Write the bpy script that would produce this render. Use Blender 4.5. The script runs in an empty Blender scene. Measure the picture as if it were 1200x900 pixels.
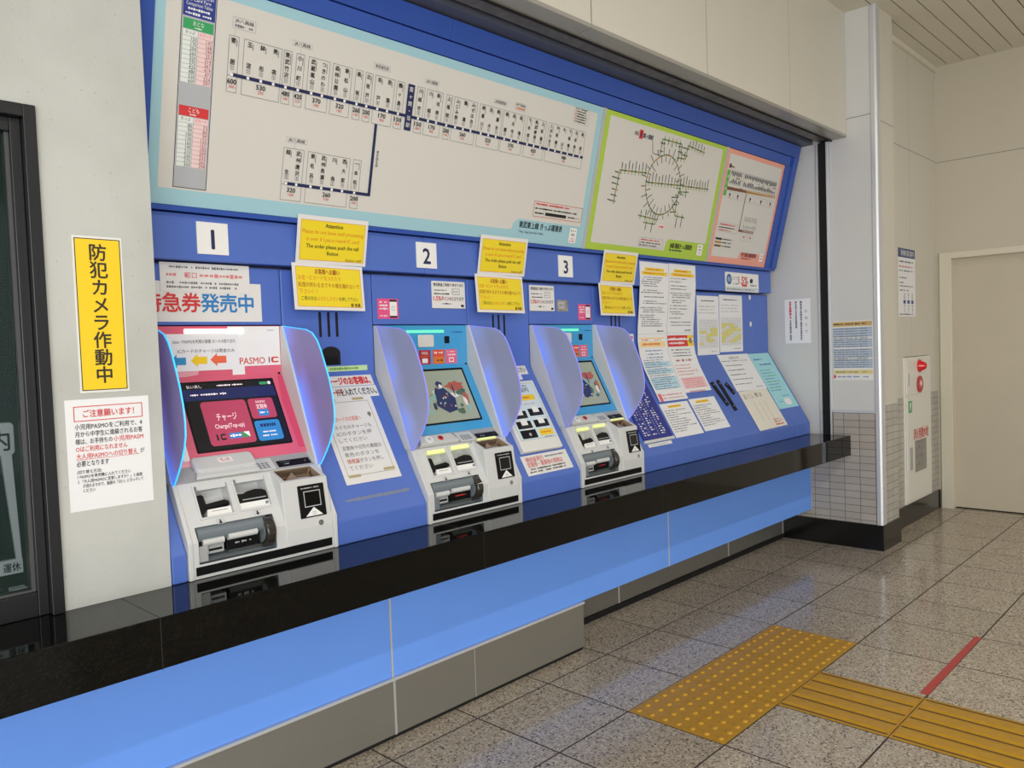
import bpy, bmesh, math, random
from mathutils import Vector, Matrix
random.seed(7)
SC = bpy.context.scene
COL = SC.collection

# ---------------------------------------------------------------- camera
FPX = 937.51
YAW, PITCH, ROLL = 0.764310574, -0.0428168359, -0.0356902477
CAM = Vector((-6.01312385 * .4, -4.40357471 * .4, 3.43894623 * .4))
fw = Vector((math.cos(PITCH) * math.cos(YAW), math.cos(PITCH) * math.sin(YAW), math.sin(PITCH)))
rt = Vector((math.sin(YAW), -math.cos(YAW), 0))
up = rt.cross(fw)
r2 = rt * math.cos(ROLL) + up * math.sin(ROLL)
u2 = -rt * math.sin(ROLL) + up * math.cos(ROLL)
cd = bpy.data.cameras.new('camera')
cd.sensor_fit = 'HORIZONTAL'
cd.sensor_width = 36.0
cd.lens = FPX / 1200.0 * 36.0
cd.clip_start = .02
cam = bpy.data.objects.new('camera', cd)
COL.objects.link(cam)
mw = Matrix((r2, u2, -fw)).transposed().to_4x4()
mw.translation = CAM
cam.matrix_world = mw
SC.camera = cam

# ---------------------------------------------------------------- light, world, exposure
SC.view_settings.view_transform = 'Standard'
SC.view_settings.look = 'None'
SC.view_settings.exposure = 0.0
SC.view_settings.gamma = 1.0
SC.view_settings.use_curve_mapping = False
W = bpy.data.worlds.new('daylight')
SC.world = W
W.use_nodes = True
bg = W.node_tree.nodes['Background']
bg.inputs['Color'].default_value = (0.93, 0.97, 1.0, 1)
bg.inputs['Strength'].default_value = 1.35


def area(name, loc, target, sx, sy, power, colour):
    l = bpy.data.lights.new(name, 'AREA')
    l.shape = 'RECTANGLE'
    l.size, l.size_y = sx, sy
    l.energy = power
    l.color = colour
    o = bpy.data.objects.new(name, l)
    COL.objects.link(o)
    o.location = loc
    d = Vector(target) - Vector(loc)
    o.rotation_euler = d.to_track_quat('-Z', 'Y').to_euler()
    return o


# daylight coming in through the open entrance behind and to the left of the viewer
area('entrance_daylight', (-4.4, -5.2, 1.45), (0.6, 0.5, 0.9), 4.4, 2.7, 215, (1.0, .99, .965))
# the concourse strip lamps on the ceiling, out of the picture
for lx in (-2.4, 0.2, 2.8):
    area('ceiling_strip_lamp', (lx, -2.3, 3.40), (lx, -2.3, 0), 1.2, .12, 20, (1.0, .98, .94))

# ---------------------------------------------------------------- materials
MATS = {}


def lin(h):
    h = h.lstrip('#')
    c = [int(h[i:i + 2], 16) / 255 for i in (0, 2, 4)]
    return tuple(x / 12.92 if x <= .04045 else ((x + .055) / 1.055) ** 2.4 for x in c) + (1,)


def mat(name, hexc, rough=.5, metal=0.0, spec=.5, emit=0.0, var=.0, vscale=8.0, coat=0.0, trans=0.0, alpha=1.0, bump=0.0):
    if name in MATS:
        return MATS[name]
    m = bpy.data.materials.new(name)
    m.use_nodes = True
    nt = m.node_tree
    p = nt.nodes['Principled BSDF']
    p.inputs['Base Color'].default_value = lin(hexc)
    p.inputs['Roughness'].default_value = rough
    p.inputs['Metallic'].default_value = metal
    p.inputs['Specular IOR Level'].default_value = spec
    p.inputs['Coat Weight'].default_value = coat
    p.inputs['Transmission Weight'].default_value = trans
    p.inputs['Alpha'].default_value = alpha
    if emit:
        p.inputs['Emission Color'].default_value = lin(hexc)
        p.inputs['Emission Strength'].default_value = emit
    if var or bump:
        tc = nt.nodes.new('ShaderNodeTexCoord')
        no = nt.nodes.new('ShaderNodeTexNoise')
        no.inputs['Scale'].default_value = vscale
        no.inputs['Detail'].default_value = 5
        nt.links.new(tc.outputs['Object'], no.inputs['Vector'])
        if var:
            hs = nt.nodes.new('ShaderNodeHueSaturation')
            hs.inputs['Color'].default_value = lin(hexc)
            mr = nt.nodes.new('ShaderNodeMapRange')
            mr.inputs['From Min'].default_value = .3
            mr.inputs['From Max'].default_value = .7
            mr.inputs['To Min'].default_value = 1 - var
            mr.inputs['To Max'].default_value = 1 + var
            nt.links.new(no.outputs['Fac'], mr.inputs['Value'])
            nt.links.new(mr.outputs['Result'], hs.inputs['Value'])
            nt.links.new(hs.outputs['Color'], p.inputs['Base Color'])
        if bump:
            bp = nt.nodes.new('ShaderNodeBump')
            bp.inputs['Strength'].default_value = bump
            bp.inputs['Distance'].default_value = .002
            nt.links.new(no.outputs['Fac'], bp.inputs['Height'])
            nt.links.new(bp.outputs['Normal'], p.inputs['Normal'])
    MATS[name] = m
    return m


def nodes_of(m):
    return m.node_tree.nodes, m.node_tree.links, m.node_tree.nodes['Principled BSDF']


def floor_material():
    m = mat('terrazzo_floor', '#8a8178', rough=.15, spec=.5)
    N, L, p = nodes_of(m)
    geo = N.new('ShaderNodeNewGeometry')
    # chips
    v = N.new('ShaderNodeTexVoronoi'); v.inputs['Scale'].default_value = 165
    L.new(geo.outputs['Position'], v.inputs['Vector'])
    sep = N.new('ShaderNodeSeparateColor'); L.new(v.outputs['Color'], sep.inputs['Color'])
    cr = N.new('ShaderNodeValToRGB')
    e = cr.color_ramp.elements
    e[0].position = 0; e[0].color = lin('#5d544b')
    e[1].position = 1; e[1].color = lin('#d2c7b6')
    for pos, c in ((.11, '#776c60'), (.16, '#a5998a'), (.62, '#ada08f'), (.68, '#bbae9c'), (.9, '#c4b7a5')):
        x = e.new(pos); x.color = lin(c)
    L.new(sep.outputs['Red'], cr.inputs['Fac'])
    # tile grid 0.4 m
    sx = N.new('ShaderNodeSeparateXYZ'); L.new(geo.outputs['Position'], sx.inputs['Vector'])

    def edge(sock):
        a = N.new('ShaderNodeMath'); a.operation = 'PINGPONG'; a.inputs[1].default_value = .2
        L.new(sock, a.inputs[0])
        b = N.new('ShaderNodeMath'); b.operation = 'LESS_THAN'; b.inputs[1].default_value = .0034
        L.new(a.outputs[0], b.inputs[0])
        return b.outputs[0]
    mx = N.new('ShaderNodeMath'); mx.operation = 'MAXIMUM'
    L.new(edge(sx.outputs['X']), mx.inputs[0]); L.new(edge(sx.outputs['Y']), mx.inputs[1])
    # each tile slightly different
    dv = N.new('ShaderNodeVectorMath'); dv.operation = 'SCALE'; dv.inputs['Scale'].default_value = 2.5
    L.new(geo.outputs['Position'], dv.inputs[0])
    fl = N.new('ShaderNodeVectorMath'); fl.operation = 'FLOOR'; L.new(dv.outputs[0], fl.inputs[0])
    wn = N.new('ShaderNodeTexWhiteNoise'); L.new(fl.outputs[0], wn.inputs['Vector'])
    mr = N.new('ShaderNodeMapRange'); mr.inputs['To Min'].default_value = .92; mr.inputs['To Max'].default_value = 1.05
    L.new(wn.outputs['Value'], mr.inputs['Value'])
    hs = N.new('ShaderNodeHueSaturation'); L.new(cr.outputs['Color'], hs.inputs['Color']); L.new(mr.outputs['Result'], hs.inputs['Value'])
    mixc = N.new('ShaderNodeMix'); mixc.data_type = 'RGBA'
    L.new(mx.outputs[0], mixc.inputs['Factor']); L.new(hs.outputs['Color'], mixc.inputs['A'])
    mixc.inputs['B'].default_value = lin('#3c332c')
    L.new(mixc.outputs['Result'], p.inputs['Base Color'])
    no = N.new('ShaderNodeTexNoise'); no.inputs['Scale'].default_value = 3.0
    L.new(geo.outputs['Position'], no.inputs['Vector'])
    r = N.new('ShaderNodeMapRange'); r.inputs['To Min'].default_value = .08; r.inputs['To Max'].default_value = .17
    L.new(no.outputs['Fac'], r.inputs['Value'])
    rm = N.new('ShaderNodeMath'); rm.operation = 'MAXIMUM'; L.new(r.outputs['Result'], rm.inputs[0])
    jm = N.new('ShaderNodeMath'); jm.operation = 'MULTIPLY'; jm.inputs[1].default_value = .8
    L.new(mx.outputs[0], jm.inputs[0]); L.new(jm.outputs[0], rm.inputs[1])
    L.new(rm.outputs[0], p.inputs['Roughness'])
    return m


def granite_material():
    m = mat('polished_black_granite', '#161614', rough=.05, spec=.26)
    N, L, p = nodes_of(m)
    geo = N.new('ShaderNodeNewGeometry')
    v = N.new('ShaderNodeTexVoronoi'); v.inputs['Scale'].default_value = 220
    L.new(geo.outputs['Position'], v.inputs['Vector'])
    sep = N.new('ShaderNodeSeparateColor'); L.new(v.outputs['Color'], sep.inputs['Color'])
    cr = N.new('ShaderNodeValToRGB')
    e = cr.color_ramp.elements
    e[0].color = lin('#050505'); e[1].color = lin('#141411')
    x = e.new(.6); x.color = lin('#070706')
    L.new(sep.outputs['Green'], cr.inputs['Fac'])
    L.new(cr.outputs['Color'], p.inputs['Base Color'])
    return m


def tile_material(name, axis, c1, c2):
    """small wall tiles 100 x 45 mm, stacked; axis = which world axis runs along the wall"""
    m = mat(name, c1, rough=.42)
    N, L, p = nodes_of(m)
    geo = N.new('ShaderNodeNewGeometry')
    sx = N.new('ShaderNodeSeparateXYZ'); L.new(geo.outputs['Position'], sx.inputs['Vector'])
    cx = N.new('ShaderNodeCombineXYZ')
    L.new(sx.outputs[axis], cx.inputs['X']); L.new(sx.outputs['Z'], cx.inputs['Y'])
    br = N.new('ShaderNodeTexBrick')
    br.offset = 0; br.squash = 1
    br.inputs['Scale'].default_value = 1
    br.inputs['Brick Width'].default_value = .1
    br.inputs['Row Height'].default_value = .0465
    br.inputs['Mortar Size'].default_value = .0016
    br.inputs['Color1'].default_value = lin(c1); br.inputs['Color2'].default_value = lin(c2)
    br.inputs['Mortar'].default_value = lin('#55504a')
    L.new(cx.outputs[0], br.inputs['Vector'])
    no = N.new('ShaderNodeTexNoise'); no.inputs['Scale'].default_value = 300
    L.new(geo.outputs['Position'], no.inputs['Vector'])
    hs = N.new('ShaderNodeHueSaturation'); L.new(br.outputs['Color'], hs.inputs['Color'])
    mr = N.new('ShaderNodeMapRange'); mr.inputs['To Min'].default_value = .82; mr.inputs['To Max'].default_value = 1.18
    L.new(no.outputs['Fac'], mr.inputs['Value']); L.new(mr.outputs['Result'], hs.inputs['Value'])
    L.new(hs.outputs['Color'], p.inputs['Base Color'])
    return m


def painted_wall_material():
    """old white paint on mortar: patches and pocks"""
    m = mat('old_white_paint', '#cfccc4', rough=.6)
    N, L, p = nodes_of(m)
    geo = N.new('ShaderNodeNewGeometry')
    a = N.new('ShaderNodeTexNoise'); a.inputs['Scale'].default_value = 2.5; a.inputs['Detail'].default_value = 6
    b = N.new('ShaderNodeTexNoise'); b.inputs['Scale'].default_value = 95; b.inputs['Detail'].default_value = 6
    L.new(geo.outputs['Position'], a.inputs['Vector']); L.new(geo.outputs['Position'], b.inputs['Vector'])
    cr = N.new('ShaderNodeValToRGB'); e = cr.color_ramp.elements
    e[0].position = .34; e[0].color = lin('#b5b6b0'); e[1].position = .6; e[1].color = lin('#c3c4bf')
    L.new(a.outputs['Fac'], cr.inputs['Fac'])
    cr2 = N.new('ShaderNodeValToRGB'); e = cr2.color_ramp.elements
    e[0].position = .24; e[0].color = lin('#c9c4b8'); e[1].position = .34; e[1].color = (1, 1, 1, 1)
    L.new(b.outputs['Fac'], cr2.inputs['Fac'])
    mx = N.new('ShaderNodeMix'); mx.data_type = 'RGBA'; mx.blend_type = 'MULTIPLY'; mx.inputs['Factor'].default_value = 1
    L.new(cr.outputs['Color'], mx.inputs['A']); L.new(cr2.outputs['Color'], mx.inputs['B'])
    L.new(mx.outputs['Result'], p.inputs['Base Color'])
    bp = N.new('ShaderNodeBump'); bp.inputs['Strength'].default_value = .25; bp.inputs['Distance'].default_value = .003
    L.new(b.outputs['Fac'], bp.inputs['Height']); L.new(bp.outputs['Normal'], p.inputs['Normal'])
    return m


def steel_material(name, hexc, rough):
    m = mat(name, hexc, rough=rough, metal=.6)
    N, L, p = nodes_of(m)
    geo = N.new('ShaderNodeNewGeometry')
    mp = N.new('ShaderNodeMapping'); mp.inputs['Scale'].default_value = (3, 3, 40)
    L.new(geo.outputs['Position'], mp.inputs['Vector'])
    no = N.new('ShaderNodeTexNoise'); no.inputs['Scale'].default_value = 2.2; no.inputs['Detail'].default_value = 6
    L.new(mp.outputs[0], no.inputs['Vector'])
    mr = N.new('ShaderNodeMapRange'); mr.inputs['To Min'].default_value = rough - .07; mr.inputs['To Max'].default_value = rough + .12
    L.new(no.outputs['Fac'], mr.inputs['Value']); L.new(mr.outputs['Result'], p.inputs['Roughness'])
    return m


def shield_material(name, base, glow, strength, pink):
    """frosted acrylic lit from lamps in its mounted edge: it gives off light, most near the lamps"""
    m = bpy.data.materials.new(name); m.use_nodes = True
    N, L = m.node_tree.nodes, m.node_tree.links
    p = N['Principled BSDF']
    out = N['Material Output']
    p.inputs['Base Color'].default_value = lin(base)
    p.inputs['Roughness'].default_value = .28
    geo = N.new('ShaderNodeNewGeometry')
    dt = N.new('ShaderNodeVectorMath'); dt.operation = 'DOT_PRODUCT'
    sb = N.new('ShaderNodeVectorMath'); sb.operation = 'SUBTRACT'; sb.inputs[1].default_value = (0, .60, 1.008)
    L.new(geo.outputs['Position'], sb.inputs[0]); L.new(sb.outputs[0], dt.inputs[0])
    dt.inputs[1].default_value = (0, -.933, .36)
    mr = N.new('ShaderNodeMapRange'); mr.inputs['From Min'].default_value = 0.0; mr.inputs['From Max'].default_value = .095
    mr.inputs['To Min'].default_value = 1; mr.inputs['To Max'].default_value = .1; mr.interpolation_type = 'SMOOTHSTEP'
    L.new(dt.outputs['Value'], mr.inputs['Value'])
    no = N.new('ShaderNodeTexNoise'); no.inputs['Scale'].default_value = 5.5; no.inputs['Detail'].default_value = 0
    L.new(geo.outputs['Position'], no.inputs['Vector'])
    nm = N.new('ShaderNodeMapRange'); nm.inputs['From Min'].default_value = .35; nm.inputs['From Max'].default_value = .65
    nm.inputs['To Min'].default_value = .35; nm.inputs['To Max'].default_value = 1.1
    L.new(no.outputs['Fac'], nm.inputs['Value'])
    mu = N.new('ShaderNodeMath'); mu.operation = 'MULTIPLY'
    L.new(mr.outputs['Result'], mu.inputs[0]); L.new(nm.outputs['Result'], mu.inputs[1])
    ms = N.new('ShaderNodeMath'); ms.operation = 'MULTIPLY'; ms.inputs[1].default_value = strength
    L.new(mu.outputs[0], ms.inputs[0])
    mc = N.new('ShaderNodeMix'); mc.data_type = 'RGBA'
    mc.inputs['A'].default_value = lin(pink); mc.inputs['B'].default_value = lin(glow)
    L.new(mu.outputs[0], mc.inputs['Factor'])
    L.new(mc.outputs['Result'], p.inputs['Emission Color'])
    L.new(ms.outputs[0], p.inputs['Emission Strength'])
    tl = N.new('ShaderNodeBsdfTranslucent'); tl.inputs['Color'].default_value = lin(base)
    tr = N.new('ShaderNodeBsdfTransparent'); tr.inputs['Color'].default_value = (.8, .82, 1, 1)
    m1 = N.new('ShaderNodeMixShader'); m1.inputs[0].default_value = .3
    L.new(p.outputs[0], m1.inputs[1]); L.new(tl.outputs[0], m1.inputs[2])
    m2 = N.new('ShaderNodeMixShader'); m2.inputs[0].default_value = .16
    L.new(m1.outputs[0], m2.inputs[1]); L.new(tr.outputs[0], m2.inputs[2])
    L.new(m2.outputs[0], out.inputs['Surface'])
    MATS[name] = m
    return m


FLOOR = floor_material()
GRAN = granite_material()
OLDPAINT = painted_wall_material()
TILE_Y = tile_material('grey_wall_tiles_end', 'Y', '#b3aca3', '#a59e96')
TILE_X = tile_material('grey_wall_tiles_side', 'X', '#bdb9ae', '#b0aca2')
STEEL = steel_material('brushed_steel', '#96938b', .42)
STEEL_DARK = steel_material('brushed_steel_low', '#8d8b85', .3)
ALU = mat('aluminium', '#d3d5d8', rough=.32, metal=.35)
PANEL = mat('white_wall_panel', '#d2cdc0', rough=.45, var=.02, vscale=1.5)
PANEL2 = mat('cream_wall_panel', '#c4bcaa', rough=.5, var=.02, vscale=1.5)
RECESS = mat('white_recess_panel', '#cfcfcd', rough=.5, var=.03, vscale=2)
CEIL = mat('ceiling_slat', '#d9d4c4', rough=.6)
DOORM = mat('cream_door_paint', '#c3b9a5', rough=.45, var=.03, vscale=3)
FRAMEM = mat('cream_frame_paint', '#d6cfbc', rough=.4)
BASEB = mat('black_base_tile', '#0e0e0e', rough=.18)
GAP = mat('dark_gap', '#0b0b0c', rough=.8)
BLUE = mat('blue_console_paint', '#5472c4', rough=.36, spec=.4, var=.03, vscale=4)
BLUE_SIGN = mat('blue_housing_paint', '#3456ac', rough=.38, spec=.4, var=.02, vscale=3)
BLUE_LOW = mat('blue_counter_panel', '#70a2fa', rough=.5, spec=.2, var=.03, vscale=2.5)
WHITE = mat('white_print', '#f2f1ee', rough=.45)
PAPER = mat('white_paper', '#eeeef0', rough=.5)
LAM = mat('laminated_paper', '#e9e7e4', rough=.16, coat=.4)
BLACK = mat('black_ink', '#16161a', rough=.5)
GREYINK = mat('grey_ink', '#6f7076', rough=.5)
LGREY = mat('light_grey_ink', '#b4b6ba', rough=.5)
RED = mat('red_ink', '#d5383a', rough=.5)
NAVY = mat('navy_ink', '#232a57', rough=.4)
DKBLUE = mat('dark_blue_print', '#2b3c8f', rough=.4)
YEL = mat('yellow_print', '#f6d022', rough=.4)
YELP = mat('yellow_paper', '#f3d92f', rough=.3)
ORANGE = mat('orange_ink', '#dd7a28', rough=.5)
GREEN = mat('green_print', '#3aa463', rough=.4)
LTBLUE = mat('pale_blue_print', '#a3cdd8', rough=.35)
BOARD = mat('board_white', '#d9d6cf', rough=.3)
LIME = mat('lime_print', '#b0cf45', rough=.35)
SALMON = mat('salmon_print', '#f0a48f', rough=.35)
PINK = mat('pink_print', '#ea6585', rough=.3)
HOTPINK = mat('pink_sticker', '#e9588e', rough=.3)
CYANP = mat('pale_cyan_paper', '#a5dde6', rough=.5)
MGREY = mat('machine_grey_plastic', '#d2d3d2', rough=.38)
MGREY2 = mat('machine_mid_grey', '#a9aaa9', rough=.4)
MDARK = mat('machine_dark_grey', '#757e84', rough=.35)
MBLACK = mat('machine_black_plastic', '#08080a', rough=.5, spec=.25)
MBLUE = mat('machine_sky_blue', '#3f9fd6', rough=.25, coat=.3)
TAN = mat('coin_hopper_tan', '#99826b', rough=.35)
CHROME = mat('polished_steel', '#cfc9ba', rough=.14, metal=1)
GLASSDK = mat('smoked_clear_plastic', '#3d3933', rough=.1, alpha=.82, coat=.6)


# ---------------------------------------------------------------- mesh helper
class MB:
    def __init__(s):
        s.v, s.f, s.m, s.mats = [], [], [], []

    def mi(s, m):
        if m not in s.mats:
            s.mats.append(m)
        return s.mats.index(m)

    def face(s, pts, m):
        b = len(s.v)
        s.v += [tuple(p) for p in pts]
        s.f.append(tuple(range(b, b + len(pts))))
        s.m.append(s.mi(m))

    def raw(s, verts, faces, m):
        b = len(s.v)
        s.v += [tuple(p) for p in verts]
        i = s.mi(m)
        for f in faces:
            s.f.append(tuple(b + k for k in f))
            s.m.append(i)

    def box(s, x0, x1, y0, y1, z0, z1, m):
        v = [(x, y, z) for x in (x0, x1) for y in (y0, y1) for z in (z0, z1)]
        s.raw(v, [(0, 1, 3, 2), (4, 6, 7, 5), (0, 4, 5, 1), (2, 3, 7, 6), (0, 2, 6, 4), (1, 5, 7, 3)], m)

    def prism(s, prof, x0, x1, m, axis='X'):
        """profile in (y,z) extruded along X, or (x,z) along Y, or (x,y) along Z"""
        n = len(prof)

        def P(a, b, t):
            return (t, a, b) if axis == 'X' else ((a, t, b) if axis == 'Y' else (a, b, t))
        v = [P(a, b, x0) for a, b in prof] + [P(a, b, x1) for a, b in prof]
        f = [tuple(range(n))[::-1], tuple(range(n, 2 * n))]
        f += [(i, (i + 1) % n, n + (i + 1) % n, n + i) for i in range(n)]
        s.raw(v, f, m)

    def solid(s, fn, pts, h0, h1, m):
        """polygon pts (u,v) through a mapping fn(u,v,h), thick from h0 to h1"""
        n = len(pts)
        v = [fn(a, b, h0) for a, b in pts] + [fn(a, b, h1) for a, b in pts]
        f = [tuple(range(n))[::-1], tuple(range(n, 2 * n))]
        f += [(i, (i + 1) % n, n + (i + 1) % n, n + i) for i in range(n)]
        s.raw(v, f, m)

    def cyl(s, p0, p1, r, m, n=20, r1=None):
        p0, p1 = Vector(p0), Vector(p1)
        d = (p1 - p0).normalized()
        a = d.orthogonal().normalized(); b = d.cross(a)
        r1 = r if r1 is None else r1
        v = []
        for p, rr in ((p0, r), (p1, r1)):
            for i in range(n):
                t = 2 * math.pi * i / n
                v.append(p + a * rr * math.cos(t) + b * rr * math.sin(t))
        f = [tuple(range(n))[::-1], tuple(range(n, 2 * n))]
        f += [(i, (i + 1) % n, n + (i + 1) % n, n + i) for i in range(n)]
        s.raw(v, f, m)

    def dome(s, c, nrm, r, h, m, n=14, rings=4):
        c, d = Vector(c), Vector(nrm).normalized()
        a = d.orthogonal().normalized(); b = d.cross(a)
        v, f = [], []
        for k in range(rings):
            t = k / rings * math.pi / 2
            for i in range(n):
                q = 2 * math.pi * i / n
                v.append(c + (a * math.cos(q) + b * math.sin(q)) * r * math.cos(t) + d * h * math.sin(t))
        v.append(c + d * h)
        for k in range(rings - 1):
            for i in range(n):
                j = (i + 1) % n
                f.append((k * n + i, k * n + j, (k + 1) * n + j, (k + 1) * n + i))
        for i in range(n):
            f.append(((rings - 1) * n + i, (rings - 1) * n + (i + 1) % n, rings * n))
        f.append(tuple(range(n))[::-1])
        s.raw(v, f, m)

    def mesh(s, name, org=(0, 0, 0)):
        me = bpy.data.meshes.new(name)
        o = Vector(org)
        me.from_pydata([tuple(Vector(p) - o) for p in s.v], [], s.f)
        for m in s.mats:
            me.materials.append(m)
        me.polygons.foreach_set('material_index', s.m)
        me.update()
        return me

    def build(s, name, parent=None, bevel=0, smooth=False, fix=True):
        if parent is not None:
            org = parent.matrix_world.translation if parent.parent is None else parent['_org']
            org = Vector(parent.get('_org', tuple(parent.location)))
        else:
            xs = [p[0] for p in s.v]; ys = [p[1] for p in s.v]; zs = [p[2] for p in s.v]
            org = Vector(((min(xs) + max(xs)) / 2, (min(ys) + max(ys)) / 2, min(zs)))
        me = s.mesh(name, org)
        if fix:
            bm = bmesh.new(); bm.from_mesh(me)
            bmesh.ops.recalc_face_normals(bm, faces=bm.faces[:])
            bm.to_mesh(me); bm.free()
        if smooth:
            me.polygons.foreach_set('use_smooth', [True] * len(me.polygons))
            try:
                me.set_sharp_from_angle(angle=math.radians(40))
            except Exception:
                pass
        o = bpy.data.objects.new(name, me)
        COL.objects.link(o)
        if parent is not None:
            o.parent = parent
            o['_org'] = tuple(org)
        else:
            o.location = org
            o['_org'] = tuple(org)
        if bevel:
            b = o.modifiers.new('bevel', 'BEVEL')
            b.width = bevel; b.segments = 2; b.limit_method = 'ANGLE'; b.angle_limit = math.radians(30)
        return o


def boolean_cut(body, cutters):
    """subtract the cutter mesh from the body mesh; returns a new MB"""
    def tmp(mb):
        me = mb.mesh('tmp')
        bm = bmesh.new(); bm.from_mesh(me)
        bmesh.ops.remove_doubles(bm, verts=bm.verts[:], dist=1e-6)
        bmesh.ops.recalc_face_normals(bm, faces=bm.faces[:])
        bm.to_mesh(me); bm.free()
        o = bpy.data.objects.new('tmp', me); COL.objects.link(o)
        return o
    a, b = tmp(body), tmp(cutters)
    md = a.modifiers.new('b', 'BOOLEAN'); md.operation = 'DIFFERENCE'; md.object = b; md.solver = 'EXACT'
    md.use_self = True
    md.material_mode = 'TRANSFER'
    bpy.context.view_layer.update()
    me = bpy.data.meshes.new_from_object(a.evaluated_get(bpy.context.evaluated_depsgraph_get()))
    r = MB()
    for p in me.polygons:
        mt = me.materials[p.material_index] if me.materials else body.mats[0]
        mt = MATS.get(mt.name, body.mats[0]) if mt else body.mats[0]
        r.face([me.vertices[i].co for i in p.vertices], mt)
    bpy.data.objects.remove(a); bpy.data.objects.remove(b)
    # weld
    bm = bmesh.new(); t = r.mesh('t'); bm.from_mesh(t)
    bmesh.ops.remove_doubles(bm, verts=bm.verts[:], dist=1e-5)
    w = MB(); w.mats = r.mats
    w.v = [tuple(v.co) for v in bm.verts]
    bm.verts.index_update()
    for f in bm.faces:
        w.f.append(tuple(v.index for v in f.verts)); w.m.append(f.material_index)
    bm.free()
    return w


def thing(name, label, cat, loc, group=None):
    o = bpy.data.objects.new(name, None)
    o.empty_display_size = .05
    COL.objects.link(o)
    o.location = loc
    o['_org'] = tuple(loc)
    return tag(o, label, cat, group)


def tag(o, label, cat, group=None, kind=None):
    o['label'] = label; o['category'] = cat
    if group: o['group'] = group
    if kind: o['kind'] = kind
    return o


def struct(o, label=None, cat=None):
    o['kind'] = 'structure'
    if label: o['label'] = label
    if cat: o['category'] = cat
    return o


# ---------------------------------------------------------------- lettering
_fc = bpy.data.curves.new('lettering', 'FONT')
_fc.resolution_u = 2
_fo = bpy.data.objects.new('lettering', _fc)
COL.objects.link(_fo)
_cache = {}


def glyphs(sx, bold=0.0):
    k = (sx, bold)
    if k not in _cache:
        _fc.body = sx
        _fc.offset = bold
        bpy.context.view_layer.update()
        me = bpy.data.meshes.new_from_object(_fo.evaluated_get(bpy.context.evaluated_depsgraph_get()))
        v = [(p.co.x, p.co.y) for p in me.vertices]
        f = [tuple(p.vertices) for p in me.polygons]
        bpy.data.meshes.remove(me)
        if v:
            x0 = min(p[0] for p in v); x1 = max(p[0] for p in v)
            y0 = min(p[1] for p in v); y1 = max(p[1] for p in v)
        else:
            x0 = x1 = y0 = y1 = 0
        _cache[k] = (v, f, x0, x1, y0, y1)
    return _cache[k]


# planes: (u, v, h) -> world; h = height above the surface
def P_wall(y): return lambda u, v, h: (u, y - h, v)


SU = Vector((0, .285, .482)).normalized(); SN = Vector((0, -SU.z, SU.y))


def P_slope(u, v, h):
    return (u, .515 + SU.y * v + SN.y * h, .818 + SU.z * v + SN.z * h)


GU = Vector((0, -.202, .805)).normalized(); GN = Vector((0, -GU.z, GU.y))


def P_sign(u, v, h):
    return (u, .742 + GU.y * v + GN.y * h, 1.85 + GU.z * v + GN.z * h)


def P_endw(x): return lambda u, v, h: (x - h, -u, v)      # u = -Y, faces -X


def P_floor(u, v, h): return (u, v, h)


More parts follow.
